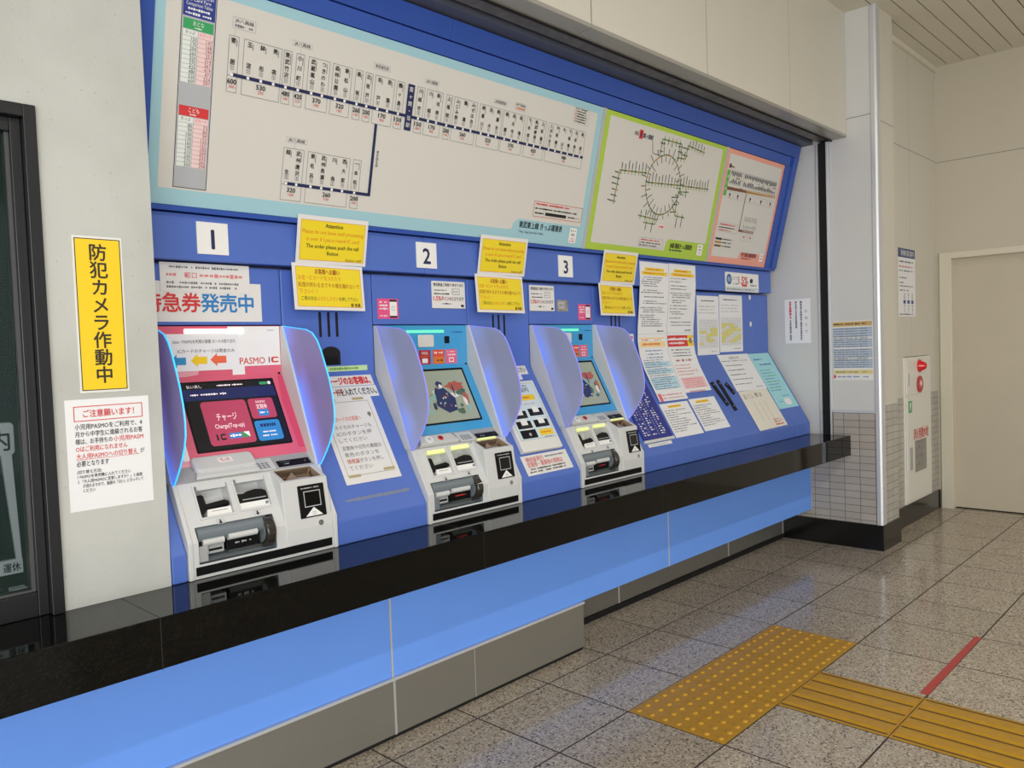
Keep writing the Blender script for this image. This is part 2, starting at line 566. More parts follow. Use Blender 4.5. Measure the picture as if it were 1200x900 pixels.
class Sheet:
    """a printed thing in a plane: own coordinates 0..w to the right, 0..h upward"""
    def __init__(s, fn, u=0, v=0, ang=0.0, t=.0008, gap=.0006):
        s.mb = MB(); s.fn = fn; s.u, s.v = u, v
        s.c, s.s = math.cos(ang), math.sin(ang)
        s.t = t; s.gap = gap

    def P(s, a, b, h):
        return s.fn(s.u + a * s.c - b * s.s, s.v + a * s.s + b * s.c, h)

    def H(s, layer): return s.gap + s.t + .00035 * layer

    def base(s, a0, b0, a1, b1, m, r=0):
        s.mb.solid(s.P, rr(a0, b0, a1, b1, r), s.gap, s.gap + s.t, m)

    def poly(s, pts, m, layer=1):
        h = s.H(layer)
        s.mb.face([s.P(a, b, h) for a, b in pts], m)

    def rect(s, a0, b0, a1, b1, m, layer=1, r=0, n=1):
        if r:
            s.poly(rr(a0, b0, a1, b1, r), m, layer)
            return
        h = s.H(layer)
        for i in range(n):
            c0 = b0 + (b1 - b0) * i / n; c1 = b0 + (b1 - b0) * (i + 1) / n
            s.mb.face([s.P(a0, c0, h), s.P(a1, c0, h), s.P(a1, c1, h), s.P(a0, c1, h)], m)

    def line(s, a0, b0, a1, b1, w, m, layer=2):
        d = Vector((a1 - a0, b1 - b0)); n = Vector((-d.y, d.x)).normalized() * w / 2
        s.poly([(a0 - n.x, b0 - n.y), (a1 - n.x, b1 - n.y), (a1 + n.x, b1 + n.y), (a0 + n.x, b0 + n.y)], m, layer)

    def frame(s, a0, b0, a1, b1, w, m, layer=2):
        s.rect(a0, b0, a1, b0 + w, m, layer); s.rect(a0, b1 - w, a1, b1, m, layer)
        s.rect(a0, b0 + w, a0 + w, b1 - w, m, layer); s.rect(a1 - w, b0 + w, a1, b1 - w, m, layer)

    def disc(s, a, b, r, m, layer=2, n=18):
        s.poly([(a + r * math.cos(2 * math.pi * i / n), b + r * math.sin(2 * math.pi * i / n)) for i in range(n)], m, layer)

    def text(s, tx, cx, cy, size, m, layer=3, width=None, align='C', bold=0.0, squeeze=1.0):
        """size = height of a full character; centre line at cy"""
        v, f, x0, x1, y0, y1 = glyphs(tx)
        if not v: return
        k = size / .93
        kx = k * squeeze
        if width: kx = width / max(x1 - x0, 1e-6)
        w = (x1 - x0) * kx
        ox = cx - w / 2 if align == 'C' else (cx if align == 'L' else cx - w)
        my = .38
        h = s.H(layer)
        d = bold * size * .8
        for i, (dx, dy) in enumerate(((-1, 0), (1, 0), (0, 1), (0, -1)) if bold else ((0, 0),)):
            hh = h + i * .00004
            s.mb.raw([s.P(ox + (p[0] - x0) * kx + dx * d, cy + (p[1] - my) * k + dy * d, hh) for p in v], f, m)

    def vtext(s, tx, cx, top, bot, size, m, layer=3, bold=0.0):
        n = len(tx)
        for i, ch in enumerate(tx):
            cy = (top + bot) / 2 if n == 1 else top - size / 2 - (top - bot - size) * i / (n - 1)
            if ch == 'ー':
                s.rect(cx - size * .06, cy - size * .4, cx + size * .06, cy + size * .4, m, layer)
            else:
                s.text(ch, cx, cy, size, m, layer, bold=bold)

    def greek(s, a0, a1, b, h, m, layer=2, fill=.9, gapc=.22):
        """a line of print too small to read in the photograph"""
        x = a0; end = a0 + (a1 - a0) * fill
        while x < end:
            w = h * random.uniform(.55, 1.0)
            if random.random() < .1:
                x += w; continue
            hh = h * random.uniform(.18, .42)
            s.rect(x, b - hh, min(x + w * (1 - gapc), a1), b + hh, m, layer)
            x += w

    def vgreek(s, a, b0, b1, h, m, layer=2):
        y = b0
        while y > b1:
            w = h * random.uniform(.6, 1.0)
            hh = h * random.uniform(.2, .42)
            s.rect(a - hh, max(y - w * .8, b1), a + hh, y, m, layer)
            y -= w

    def build(s, name, parent=None):
        return s.mb.build(name, parent, fix=False)


def rr(a0, b0, a1, b1, r, n=5):
    if r <= 0:
        return [(a0, b0), (a1, b0), (a1, b1), (a0, b1)]
    p = []
    for cx, cy, t0 in ((a1 - r, b0 + r, -90), (a1 - r, b1 - r, 0), (a0 + r, b1 - r, 90), (a0 + r, b0 + r, 180)):
        for i in range(n + 1):
            t = math.radians(t0 + 90 * i / n)
            p.append((cx + r * math.cos(t), cy + r * math.sin(t)))
    return p

#==STRUCT==
# ================================================================ THE SETTING
b = MB(); b.box(-7, 4.6, -9, 1.0, -.1, 0, FLOOR); struct(b.build('floor'))

# ceiling: linear slats along X with open joints
b = MB()
y = .19
b.box(-7, 4.6, -9, 1.2, 3.53, 3.6, GAP)
b.box(-7, 4.52, .09, .30, 3.45, 3.47, CEIL)
yy = .0815
while yy > -9:
    b.box(-7, 4.52, yy - .102, yy, 3.45, 3.47, CEIL)
    yy -= .11
struct(b.build('ceiling'))

# left wall pier (white painted), and the wall above the ticket office window
b = MB(); b.box(-1.742, -1.462, .515, .95, .7375, 3.45, OLDPAINT); struct(b.build('wall_left'))
b = MB(); b.box(-7, -1.7421, .515, .95, 2.033, 3.45, OLDPAINT); struct(b.build('wall_left_upper'))

# wall behind the machines, deep in the recess
b = MB(); b.box(-1.46, 2.884, .90, .95, 0, 3.45, RECESS); struct(b.build('wall_back'))
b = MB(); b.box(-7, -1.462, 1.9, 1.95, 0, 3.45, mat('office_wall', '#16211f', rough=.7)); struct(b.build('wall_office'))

# pier at the right end of the recess: its long face carries notices and looks back along the counter
b = MB()
b.box(2.884, 3.2, .075, .368, .893, 3.45, RECESS)
b.box(2.884, 3.2, .44, .95, .73, 3.45, RECESS)
b.box(2.93, 3.2, .368, .44, .0, 3.45, GAP)
b.box(2.884, 3.2, .075, .368, .893, .9, ALU)
for z in (2.778,):
    b.box(2.8832, 3.2, .0742, .368, z, z + .004, GREYINK)
struct(b.build('wall_pier'))
b = MB(); b.box(2.884, 3.2, .075, .368, .165, .892, TILE_Y); b.box(2.884, 2.93, .368, .75, .165, .735, TILE_Y)
struct(b.build('wall_pier_tiles'))
# the pier's side face towards the hall: cream panel and paler tiles
b = MB(); b.box(2.885, 3.2, .066, .0745, .93, 3.45, PANEL); b.box(2.885, 3.2, .0655, .0745, 2.742, 2.746, GREYINK); struct(b.build('wall_pier_side'))
b = MB(); b.box(2.885, 3.2, .066, .0745, .165, .929, TILE_X); struct(b.build('wall_pier_side_tiles'))
b = MB(); b.box(2.874, 3.206, .055, .76, 0, .164, BASEB); struct(b.build('baseboard_pier'), None)
# aluminium corner guard and the edge trims of the panel
b = MB(); b.prism([(2.876, .095), (2.876, .070), (2.884, .058), (2.945, .058), (2.945, .0655), (2.8839, .0655), (2.8839, .095)], .1645, 3.45, ALU, 'Z')
struct(b.build('trim_1', bevel=.002))
b = MB(); b.box(2.878, 2.8838, .095, .37, .885, .905, ALU); b.box(2.878, 2.8838, .358, .372, .905, 2.66, ALU); struct(b.build('trim_2'))
# shutter guide: dark slot between two steel lips
b = MB(); b.box(2.87, 2.8839, .437, .447, .738, 2.66, ALU); b.box(2.87, 2.8839, .372, .382, .738, 2.66, ALU)
b.box(2.882, 2.886, .382, .437, .738, 2.66, GAP); struct(b.build('trim_3'))

# back wall of the hall beyond the pier
HX0, HX1, HZ1 = 3.688, 4.282, 1.222
b = MB(); b.box(3.2, HX0, .185, .95, .93, 3.45, PANEL); b.box(HX1, 4.6, .185, .95, .93, 3.45, PANEL); b.box(HX0, HX1, .185, .95, HZ1, 3.45, PANEL)
b.box(3.2, 4.6, .1843, .19, 2.722, 2.726, GREYINK); b.box(3.885, 3.889, .1843, .19, 1.23, 3.45, LGREY)
b.box(3.2, 4.5, .165, .19, 3.41, 3.45, CEIL)
struct(b.build('wall_right'))
b = MB(); b.box(3.2, HX0, .185, .95, .145, .929, TILE_X); b.box(HX1, 4.6, .185, .95, .145, .929, TILE_X); b.box(HX0, HX1, .32, .95, .145, 1.2, TILE_X); struct(b.build('wall_right_tiles'))
b = MB(); b.box(3.2, 4.5, .172, .19, 0, .1445, BASEB); struct(b.build('baseboard_right'))
# end wall with the door opening
b = MB()
b.box(4.5, 4.6, .162, .185, 0, 3.45, PANEL2); b.box(4.5, 4.6, -.87, .162, 2.012, 3.45, PANEL2); b.box(4.5, 4.6, -9, -.87, 0, 3.45, PANEL2)
b.box(4.4992, 4.51, -9, .185, 2.714, 2.718, GREYINK)
struct(b.build('wall_end'))
dr = MB()
for (y0, y1, z0, z1) in ((.075, .161, 0, 2.011), (-.869, -.80, 0, 2.011), (-.80, .075, 1.961, 2.011)):
    dr.box(4.482, 4.60, y0, y1, z0, z1, FRAMEM)
d1 = dr.build('door_1', bevel=.003)
struct(d1)
b = MB(); b.box(4.598, 4.62, -.87, .17, 0, 2.02, GAP); b.box(4.545, 4.548, -.80, .075, .0, .010, GAP); b.build('door_light_block', d1)  # dark filler added behind and under the door leaf to block leaking light
b = MB(); b.box(4.545, 4.585, -.80, .075, .010, 1.961, DOORM)
b.build('door_leaf', d1)
b = MB(); b.cyl((4.545, -.73, 1.0), (4.50, -.73, 1.0), .012, ALU); b.cyl((4.50, -.73, 1.0), (4.50, -.62, 1.0), .010, ALU); b.build('door_handle', d1)

b = MB(); b.box(.5, 4.6, -7.6, -7.5, 0, 3.45, PANEL2); struct(b.build('wall_opposite_unseen'))  # unseen wall added so the counter front reflects less bright sky

# fascia over the counter: white panels with steel underside and the shutter mouth
b = MB()
xs = [-7, -.68, .234, 1.146, 2.062, 2.884]
for x0, x1 in zip(xs, xs[1:]):
    b.box(x0 + .0035, x1 - .0035, .250, .34, 2.681, 3.45, PANEL)
b.box(-7, 2.884, .2535, .345, 2.69, 3.45, GAP)
struct(b.build('wall_fascia'))
b = MB()
for x0, x1 in zip(xs, xs[1:]):
    b.box(x0 + .0015, x1 - .0015, .2495, .343, 2.664, 2.681, mat('fascia_steel_lip', '#a9a69e', rough=.35, metal=.3))
struct(b.build('trim_4'))
b = MB()
b.box(-7, 2.884, .343, .40, 2.70, 2.72, GAP); b.box(-7, 2.884, .36, .44, 2.673, 2.72, mat('shutter_slats', '#77746c', rough=.5, metal=.3, var=.25, vscale=20))
b.box(-7, 2.884, .343, .349, 2.655, 2.70, GAP); b.box(-7, 2.884, .44, .47, 2.70, 2.72, GAP)
b.box(-7, 2.884, .47, .90, 2.66, 2.72, mat('recess_soffit', '#5b6070', rough=.5))
struct(b.build('trim_5'))

# ticket office window at the far left
BLACKF = mat('black_window_frame', '#15161a', rough=.35)
wn = MB()
wn.box(-1.772, -1.7425, .50, .60, .7375, 2.032, BLACKF)
wn.box(-7, -1.772, .50, .60, 2.0, 2.032, BLACKF)
wn.box(-1.797, -1.772, .525, .58, .7375, 2.0, BLACKF)
wn.box(-7, -1.797, .525, .58, .7375, .80, BLACKF)
wn.box(-7, -1.797, .525, .58, 1.965, 2.0, BLACKF)
w1 = wn.build('window_1', bevel=.002)
struct(w1)
wn = MB()
wn.box(-1.806, -1.797, .54, .57, .80, 1.965, mat('grey_sash_strip', '#4a4c4c', rough=.4)); wn.box(-3.4, -1.806, .54, .57, .80, .806, MATS['grey_sash_strip'])
wn.build('sash_strip', w1)
wn = MB(); wn.box(-3.4, -1.806, .552, .558, .806, 1.965, mat('window_glass', '#16332d', rough=.02, alpha=.26, spec=.5)); wn.build('pane', w1)
# office seen through the glass: dark shelf and floor
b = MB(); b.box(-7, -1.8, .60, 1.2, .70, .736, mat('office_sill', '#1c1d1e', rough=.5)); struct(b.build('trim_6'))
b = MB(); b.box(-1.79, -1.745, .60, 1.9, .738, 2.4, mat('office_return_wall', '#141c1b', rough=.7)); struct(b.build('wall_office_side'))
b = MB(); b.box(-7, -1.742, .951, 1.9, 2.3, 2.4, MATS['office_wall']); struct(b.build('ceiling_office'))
#==COUNTER==
# ================================================================ COUNTER
t = thing('granite_counter', 'long polished black granite counter top running under the ticket machines', 'counter', (0, .55, .605))
b = MB(); b.box(-7, 2.8835, .256, .88, .606, .737, GRAN); b.build('counter_slab', t, bevel=.003)
for x in (-1.602, -.472, .660, 1.787):
    b = MB(); b.box(x - .0012, x + .0012, .2556, .515, .6055, .7373, BLACK); b.build('joint', t)
lowx = [(-7, -.699), (-.691, 1.104), (1.111, 2.868)]
lab = ['blue counter front panel at lower left, above the near steel plinth',
       'middle blue counter front panel between the two upright white joints',
       'blue counter front panel nearest the tiled pier']
for (x0, x1), l in zip(lowx, lab):
    b = MB(); b.box(x0, x1, .520, .55, .222, .6055, BLUE_LOW)
    tag(b.build('counter_front_panel', bevel=.002), l, 'panel', 'blue counter front panels')
for x in (-.695, 1.1075, 2.873):
    b = MB(); b.box(x - .0038, x + .0038, .519, .55, .222 if x > 0 else .222, .605, ALU)
    tag(b.build('joint_strip'), {-.695: 'pale joint strip between the left and middle blue counter panels',
                                 1.1075: 'pale joint strip between the middle and right blue counter panels', 2.873: 'pale edge strip at the end of the blue counter by the tiled pier'}[x], 'strip', 'joint strips of the counter front')
t = thing('steel_plinth', 'tall brushed steel plinth box under the near part of the blue counter', 'plinth', (-1.5, .515, 0))
b = MB(); b.box(-7, -.699, .514, .60, .016, .212, STEEL); b.build('steel_sheet', t, bevel=.0015)
b = MB(); b.box(-.690, .385, .514, .60, .016, .212, STEEL); b.build('steel_sheet', t, bevel=.0015)
b = MB(); b.box(-.30, -.2975, .5134, .52, .016, .212, MGREY2); b.build('weld_seam', t)
b = MB(); b.box(-7, .388, .508, .60, .212, .2215, ALU); b.build('top_ledge', t)
b = MB(); b.box(-.699, -.690, .512, .60, .016, .212, MGREY2); b.build('joint_strip', t)
b = MB(); b.box(-7, .38, .522, .60, 0, .016, GAP); b.build('toe_gap', t)
t = thing('recessed_plinth', 'dark recessed steel plinth under the far part of the counter', 'plinth', (1.6, .73, 0))
b = MB(); b.box(.386, 2.873, .728, .80, .03, .605, STEEL_DARK); b.build('steel_sheet', t)
b = MB(); b.box(.386, 2.873, .72, .80, 0, .028, GAP); b.build('toe_gap', t)
for x0, x1 in ((.94, .948), (2.1, 2.106), (2.864, 2.873)):
    b = MB(); b.box(x0, x1, .7265, .73, .03, .24, ALU); b.build('joint_strip', t)

# ================================================================ BLUE CONSOLE BETWEEN THE MACHINES
PROF = [(.515, .7375), (.515, .818), (.80, 1.30), (.80, 1.690), (.86, 1.690), (.86, .7375)]


def console(name, x0, x1, label, kick=True):
    t = thing(name, label, 'panel', ((x0 + x1) / 2, .6, .7375), 'blue cabinets of the ticket machine wall')
    g = .0015
    m = MB(); m.prism(PROF, x0 + g, x1 - g, BLUE)
    m = m.build('console_body', t, bevel=.004)
    return t


def vents(t, xs, z0, z1):
    for x in xs:
        m = MB(); m.solid(P_wall(.80), rr(x - .0055, z0, x + .0055, z1, .005), -.001, .0008, GAP); m.build('vent_slit', t)


c1 = console('service_cabinet', -.905, -.507, 'blue service panel with speaker slits between machines 1 and 2')
vents(c1, (-.748, -.711, -.675), 1.447, 1.541)
c2 = console('service_cabinet', 0.0, .398, 'blue service panel with speaker slits between machines 2 and 3')
vents(c2, (.157, .193, .229), 1.438, 1.538)
c3 = console('service_cabinet', .89, 1.281, 'blue service panel just right of machine 3, partly under hanging sheets')
vents(c3, (1.045, 1.083, 1.117), 1.438, 1.54)
for c, cx in ((c1, -.7065), (c2, .197), (c3, 1.085)):
    pts = [(cx - .041, 1.342), (cx + .041, 1.342)] + [(cx + .041 * math.cos(a), 1.386 + .026 * math.sin(a)) for a in [math.pi * i / 10 for i in range(11)]]
    m = MB(); m.solid(P_wall(.80), pts, -.001, .001, GAP); m.build('call_recess', c)
    m = MB(); m.solid(P_wall(.80), rr(cx - .028, 1.344, cx + .028, 1.372, .004), .001, .003, MBLACK); m.build('call_button_cover', c)
console('blank_cabinet', 1.281, 1.783, 'blank blue console panel behind the long white hanging sheets')
console('blank_cabinet', 1.783, 2.176, 'blank blue console panel with the two black straps')
c4 = console('blank_cabinet', 2.176, 2.668, 'blank blue console panel behind the handwritten sheet')
console('end_cabinet', 2.668, 2.858, 'narrow blue end panel beside the recess wall')
console('filler_cabinet', -1.46, -1.412, 'narrow blue strip between the white pier and machine 1')

# number band with the row of numerals
t = thing('number_band', 'blue horizontal band above the machines that carries the number plates', 'band', (.7, .78, 1.695))
xs = [-1.46, -.262, 1.14, 2.842]
for x0, x1 in zip(xs, xs[1:]):
    b = MB(); b.box(x0 + .0008, x1 - .0008, .765, .86, 1.700, 1.848, BLUE); b.build('band_panel', t, bevel=.003)
# sign housing
t = thing('fare_board_housing', 'blue slanted housing that frames the fare boards above the counter', 'housing', (.7, .7, 1.85))
b = MB(); b.prism([(.742 + .012, 1.852), (.742 + .012 - .202 * .99, 1.852 + .805 * .99), (.86, 2.652), (.86, 1.852)], -1.46, 2.842, BLUE_SIGN)
b.build('housing_body', t)
xs = [-1.46, -.265, 1.525, 2.842]
for x0, x1 in zip(xs, xs[1:]):
    b = MB(); b.solid(P_sign, rr(x0 + .0008, .752, x1 - .0008, .829, 0), -.0115, .012, BLUE_SIGN); b.build('top_fascia_panel', t, bevel=.002)
b = MB(); b.solid(P_sign, rr(-1.46, .692, 2.745, .748, 0), -.0115, .002, BLUE_SIGN); b.build('inner_top_rail', t)
b = MB(); b.solid(P_sign, rr(-1.46, .0, 2.842, .0155, 0), -.0115, .004, BLUE_SIGN); b.build('bottom_rail', t)
b = MB(); b.solid(P_sign, rr(2.775, .0155, 2.842, .752, 0), -.0115, .012, BLUE_SIGN)
b.solid(P_sign, rr(2.70, .0155, 2.772, .691, 0), -.0115, .002, BLUE_SIGN); b.build('right_stile', t)
b = MB(); b.solid(P_sign, rr(-1.46, .0155, -1.385, .691, 0), -.0115, .004, BLUE_SIGN); b.build('left_stile', t)
for x0, x1 in ((.7425, .7655), (1.9345, 1.9555)):
    b = MB(); b.solid(P_sign, rr(x0, .0155, x1, .691, 0), -.0115, -.002, mat('divider_grey', '#b9bab6', rough=.35)); b.build('board_divider', t)
#==MACHINES==
# ================================================================ TICKET MACHINES
LOWP = [(.512, .7378), (.512, .845), (.600, 1.008), (.655, 1.05), (.80, 1.05), (.80, .7378)]
MU = Vector((0, .088, .163)).normalized(); MN = Vector((0, -MU.z, MU.y))
KU = Vector((0, .055, .042)).normalized(); KN = Vector((0, -KU.z, KU.y))
CU = Vector((0, .023, .155)).normalized(); CN = Vector((0, -CU.z, CU.y))
EU = Vector((0, .145, .275)).normalized(); EN = Vector((0, -EU.z, EU.y))


def frame_fn(o, U, N, x0):
    o = Vector(o)
    return lambda u, v, h: tuple(Vector((x0 + u, o.y, o.z)) + U * v + N * h)


SHIELD = [(.785, 1.487), (.700, 1.476), (.64, 1.469), (.605, 1.457), (.577, 1.432), (.555, 1.395), (.535, 1.35), (.515, 1.302),
          (.50, 1.25), (.493, 1.205), (.494, 1.165), (.505, 1.13), (.525, 1.093), (.548, 1.06), (.570, 1.032), (.588, 1.012), (.605, 1.008)]
SH = {
    'a': (shield_material('frosted_shield_violet', '#aaa2d0', '#3a86ff', .75, '#9a78cc'), mat('shield_edge_cyan', '#3fbcff', emit=.8)),
    'b': (shield_material('frosted_shield_blue', '#b6bbd6', '#3b80ff', .62, '#a9b4dc'), mat('shield_edge_violet', '#8f8af0', emit=.35)),
}
LAMPG = mat('status_lamp_green', '#62f7a8', emit=1.0)
LAMPW = mat('status_lamp_white', '#e9fff0', emit=1.3)
SLOTLIT = mat('slot_lamp_yellow', '#e3ea9c', emit=.4)
SCRBG = mat('screen_glow_grey', '#8d9483', rough=.15, emit=.35)
SCRDK = mat('screen_glow_dark', '#1a1c20', rough=.12, emit=.12)
SCRBL = mat('screen_glow_navy', '#222a58', rough=.15, emit=.3)
SCRRED = mat('screen_glow_red', '#a8405c', rough=.15, emit=.4)
SCRBUT = mat('screen_glow_blue', '#2e78b4', rough=.15, emit=.5)
SCRWH = mat('screen_glow_white', '#e8d8dc', rough=.15, emit=.6)


def machine(k, x0, W, label):
    first = k == 1
    t = thing('ticket_machine', label, 'ticket machine', (x0 + W / 2, .66, .7378), 'ticket machines')
    X = lambda a: x0 + a
    # ---- lower cabinet with the slots and the return bay cut out
    body = MB(); body.prism(LOWP, X(.004), X(W - .004), MGREY)
    cut = MB()
    mf = frame_fn((0, .512, .845), MU, MN, x0)
    cut.solid(mf, rr(.062, .072, .165, .172, .006), -.045, .02, MGREY)
    cut.solid(mf, rr(.188, .075, .292, .176, .006), -.05, .02, MGREY)
    cut.box(X(.034), X(.284), .48, .60, .780, .885, MDARK)
    tu = Vector((0, .071, .035)).normalized(); tn = Vector((0, -tu.z, tu.y))
    tf = frame_fn((0, .533, .977), tu, tn, x0)
    cut.solid(tf, [(.338, .010), (W - .034, .010), (W - .04, .072), (.332, .072)], -.034, .03, TAN)
    body = boolean_cut(body, cut)
    cab = body.build('cabinet', t, bevel=.0025)
    # side rims standing a little proud
    for a0, a1 in ((0.0, .014), (W - .014, W)):
        m = MB(); m.prism([(.507, .7379), (.507, .846), (.596, 1.010), (.62, 1.010), (.62, .7379)], X(a0), X(a1), MGREY); m.build('side_rim', t, bevel=.002)
    # recess frames around the two slots
    for (a0, a1, s0, s1) in ((.062, .165, .072, .172), (.188, .292, .075, .176)):
        m = MB()
        for q in ((a0 - .006, s0 - .006, a1 + .006, s0), (a0 - .006, s1, a1 + .006, s1 + .006), (a0 - .006, s0, a0, s1), (a1, s0, a1 + .006, s1)):
            m.solid(mf, rr(q[0], q[1], q[2], q[3], 0), .0002, .0035, MGREY)
        m.build('slot_frame', t)
    # slot 1: note mouth with an upright guide at its left
    m = MB()
    m.solid(mf, [(.066, .098), (.100, .100), (.150, .104), (.160, .102), (.160, .112), (.148, .120), (.088, .114), (.086, .140), (.080, .146), (.066, .144)], -.040, -.002, MBLACK)
    m.solid(mf, [(.064, .080), (.078, .088), (.086, .100), (.066, .100)], -.030, .003, MBLACK)
    n1 = m.build('note_slot', t, bevel=.0015)
    m = MB(); m.solid(mf, [(.082, .073), (.162, .073), (.162, .097), (.088, .096)], -.04, -.004, WHITE); m.solid(mf, rr(.100, .088, .150, .0895, 0), -.005, -.0035, GREYINK); m.build('slot_lip', n1)
    # slot 2: coin mouth with a black hood
    m = MB()
    m.solid(mf, [(.190, .098), (.290, .098), (.290, .126), (.280, .134), (.255, .138), (.225, .134), (.212, .128), (.190, .130)], -.045, -.004, MBLACK)
    n2 = m.build('coin_slot', t, bevel=.0015)
    m = MB(); m.solid(mf, rr(.190, .076, .290, .0975, .002), -.045, -.003, WHITE); m.cyl(mf(.280, .087, -.004), mf(.280, .087, .002), .0045, MDARK, 12); m.solid(mf, rr(.205, .106, .285, .109, 0), -.005, -.0035, MGREY2); m.build('slot_lip', n2)
    for (a0, a1, s0) in ((.070, .16, .158), (.196, .29, .163)):
        m = MB(); m.solid(mf, rr(a0, s0, a1, s0 + .016, .004), -.010, .004, SLOTLIT if not first else MGREY)
        m.build('slot_lamp', t)
    s = Sheet(mf, t=.0003, gap=.0002)
    for (a, b_) in ((.115, .052), (.238, .058)):
        s = Sheet(mf, t=.0003, gap=.0002)
        s.frame(a - .012, b_ - .008, a + .012, b_ + .008, .0014, LGREY, 1)
        s.rect(a - .0025, b_ - .003, a + .0025, b_ + .006, BLACK, 1); s.poly([(a - .007, b_ - .001), (a + .007, b_ - .001), (a, b_ - .008)], BLACK, 2)
        s.build('slot_symbol', t)
    # ---- return bay
    bay = MB()
    bay.box(X(.035), X(.283), .592, .5995, .783, .883, MDARK)
    bay.prism([(.520, .783), (.596, .783), (.596, .80)], X(.036), X(.282), MDARK)
    bay = bay.build('return_bay', t)
    m = MB(); m.cyl((X(.038), .548, .860), (X(.262), .548, .860), .025, MDARK, 24); m.build('bay_roll', bay, smooth=True)
    m = MB(); m.cyl((X(.052), .530, .838), (X(.118), .530, .838), .0105, MGREY, 18); m.build('flap_roll', bay, smooth=True)
    m = MB(); m.cyl((X(.132), .530, .842), (X(.226), .530, .842), .0105, MGREY, 18); m.build('flap_roll', bay, smooth=True)
    m = MB(); m.box(X(.036), X(.066), .520, .59, .783, .83, MGREY2 if first else MDARK); m.box(X(.038), X(.062), .530, .59, .83, .846, MBLACK); m.build('bay_cheek', bay, bevel=.003)
    m = MB(); m.box(X(.068), X(.122), .536, .58, .800, .828, MGREY2); m.box(X(.074), X(.116), .5345, .54, .808, .815, MBLACK); m.build('ticket_mouth', bay, bevel=.001)
    m = MB(); m.box(X(.130), X(.240), .536, .585, .803, .832, MBLACK)
    lp = m.build('return_mouth', bay, bevel=.001)
    s = Sheet(P_wall(.536), t=.0002, gap=.0001)
    s.greek(X(.158), X(.214), .818, .008, RED if not first else LGREY, 1); s.build('caption', lp)
    # curved coin dish
    m = MB(); n = 12
    prof = [(.522 + .070 * i / n, .786 + .016 * (1 - math.sin(math.pi * i / n))) for i in range(n + 1)]
    for i in range(n):
        (y0, z0), (y1, z1) = prof[i], prof[i + 1]
        m.face([(X(.13), y0, z0), (X(.25), y0, z0), (X(.25), y1, z1), (X(.13), y1, z1)], CHROME)
    m.build('coin_dish', bay, smooth=True, fix=False)
    # round clear end cap of the flap
    m = MB(); m.cyl((X(.248), .548, .833), (X(.279), .548, .833), .050, GLASSDK, 28); m.build('flap_end_cap', bay, bevel=.004, smooth=True)
    m = MB(); m.cyl((X(.246), .548, .833), (X(.248), .548, .833), .034, MDARK, 24); m.build('flap_hinge', bay)
    # ---- coin and card box at the right
    bx = MB()
    bx.prism([(.508, .774), (.508, .822), (.533, .977), (.604, 1.012), (.64, 1.0), (.64, .774)], X(.318), X(W - .018), MGREY)
    cutb = MB()
    cutb.solid(tf, [(.338, .010), (W - .034, .010), (W - .04, .072), (.332, .072)], -.034, .03, TAN)
    bx = boolean_cut(bx, cutb)
    box = bx.build('coin_box', t, bevel=.0025)
    s = Sheet(tf, t=.0004, gap=-.0335)
    s.rect(.40, .016, .462, .062, LGREY, 1); s.frame(.428, .026, .455, .052, .003, BLACK, 2); s.disc(.415, .034, .005, BLACK, 2); s.disc(.441, .039, .005, BLACK, 2)
    s.build('hopper_label', box)
    m2 = MB(); m2.solid(tf, [(.340, .012), (.398, .012), (.398, .068)], -.033, -.012, TAN); m2.build('hopper_ramp', box)
    cf = frame_fn((0, .508, .822), CU, CN, x0)
    m = MB(); m.solid(cf, rr(.374, .032, .470, .138, .002), -.001, .002, MBLACK); rd = m.build('card_reader', box)
    s = Sheet(cf, t=.0002, gap=.0021)
    s.frame(.392, .066, .454, .118, .003, LGREY, 1); s.rect(.395, .069, .451, .115, mat('reader_window', '#08080a', rough=.05), 1)
    s.poly([(.392, .036), (.456, .036), (.424, .064)], WHITE, 1); s.frame(.418, .040, .430, .050, .002, LGREY, 2)
    s.greek(.384, .462, .128, .006, LGREY, 1); s.build('reader_print', rd)
    m = MB(); m.cyl(cf(.444, .010, -.001), cf(.444, .010, .004), .0085, CHROME, 20); m.cyl(cf(.444, .010, .004), cf(.444, .010, .0045), .004, MDARK, 12); m.build('box_lock', box, smooth=True)
    # kick stripe
    m = MB(); m.box(X(.022), X(W - .022), .5095, .512, .7485, .7735, MBLACK); m.build('kick_stripe', t)
    # ---- control shelf
    kf = frame_fn((0, .600, 1.008), KU, KN, x0)
    m = MB(); m.solid(kf, rr(.016, .002, W - .016, .069, .002), -.02, .0015, MGREY2); shelf = m.build('control_shelf', t, bevel=.0015)
    if first:
        m = MB()
        pts = rr(.085, .026, .285, .088, .014)
        m.solid(kf, pts, .0015, .022, MGREY)
        m.solid(kf, [(.075, .004), (.290, .004), (.283, .034), (.088, .034)], .0015, .014, MGREY)
        m.build('button_cover', shelf, bevel=.005)
        s = Sheet(kf, t=.0005, gap=.0222); s.base(.165, .050, .212, .072, WHITE); s.greek(.172, .206, .064, .006, RED, 1); s.greek(.175, .204, .057, .005, RED, 1); s.build('button_label', shelf)
    else:
        m = MB(); m.solid(kf, [(.045, .004), (.245, .004), (.225, .050), (.070, .050)], .0015, .020, MGREY); bb = m.build('button_box', shelf, bevel=.003)
        m = MB(); m.cyl(kf(.100, .026, .019), kf(.100, .026, .0225), .019, WHITE, 24); m.cyl(kf(.100, .026, .0225), kf(.100, .026, .024), .006, LGREY, 12); m.build('call_button', bb, smooth=True)
        m = MB(); m.cyl(kf(.158, .026, .019), kf(.158, .026, .0235), .012, RED, 20); m.cyl(kf(.158, .026, .0235), kf(.158, .026, .026), .006, mat('dark_red_button', '#7c1f22', rough=.3), 14); m.build('cancel_button', bb, smooth=True)
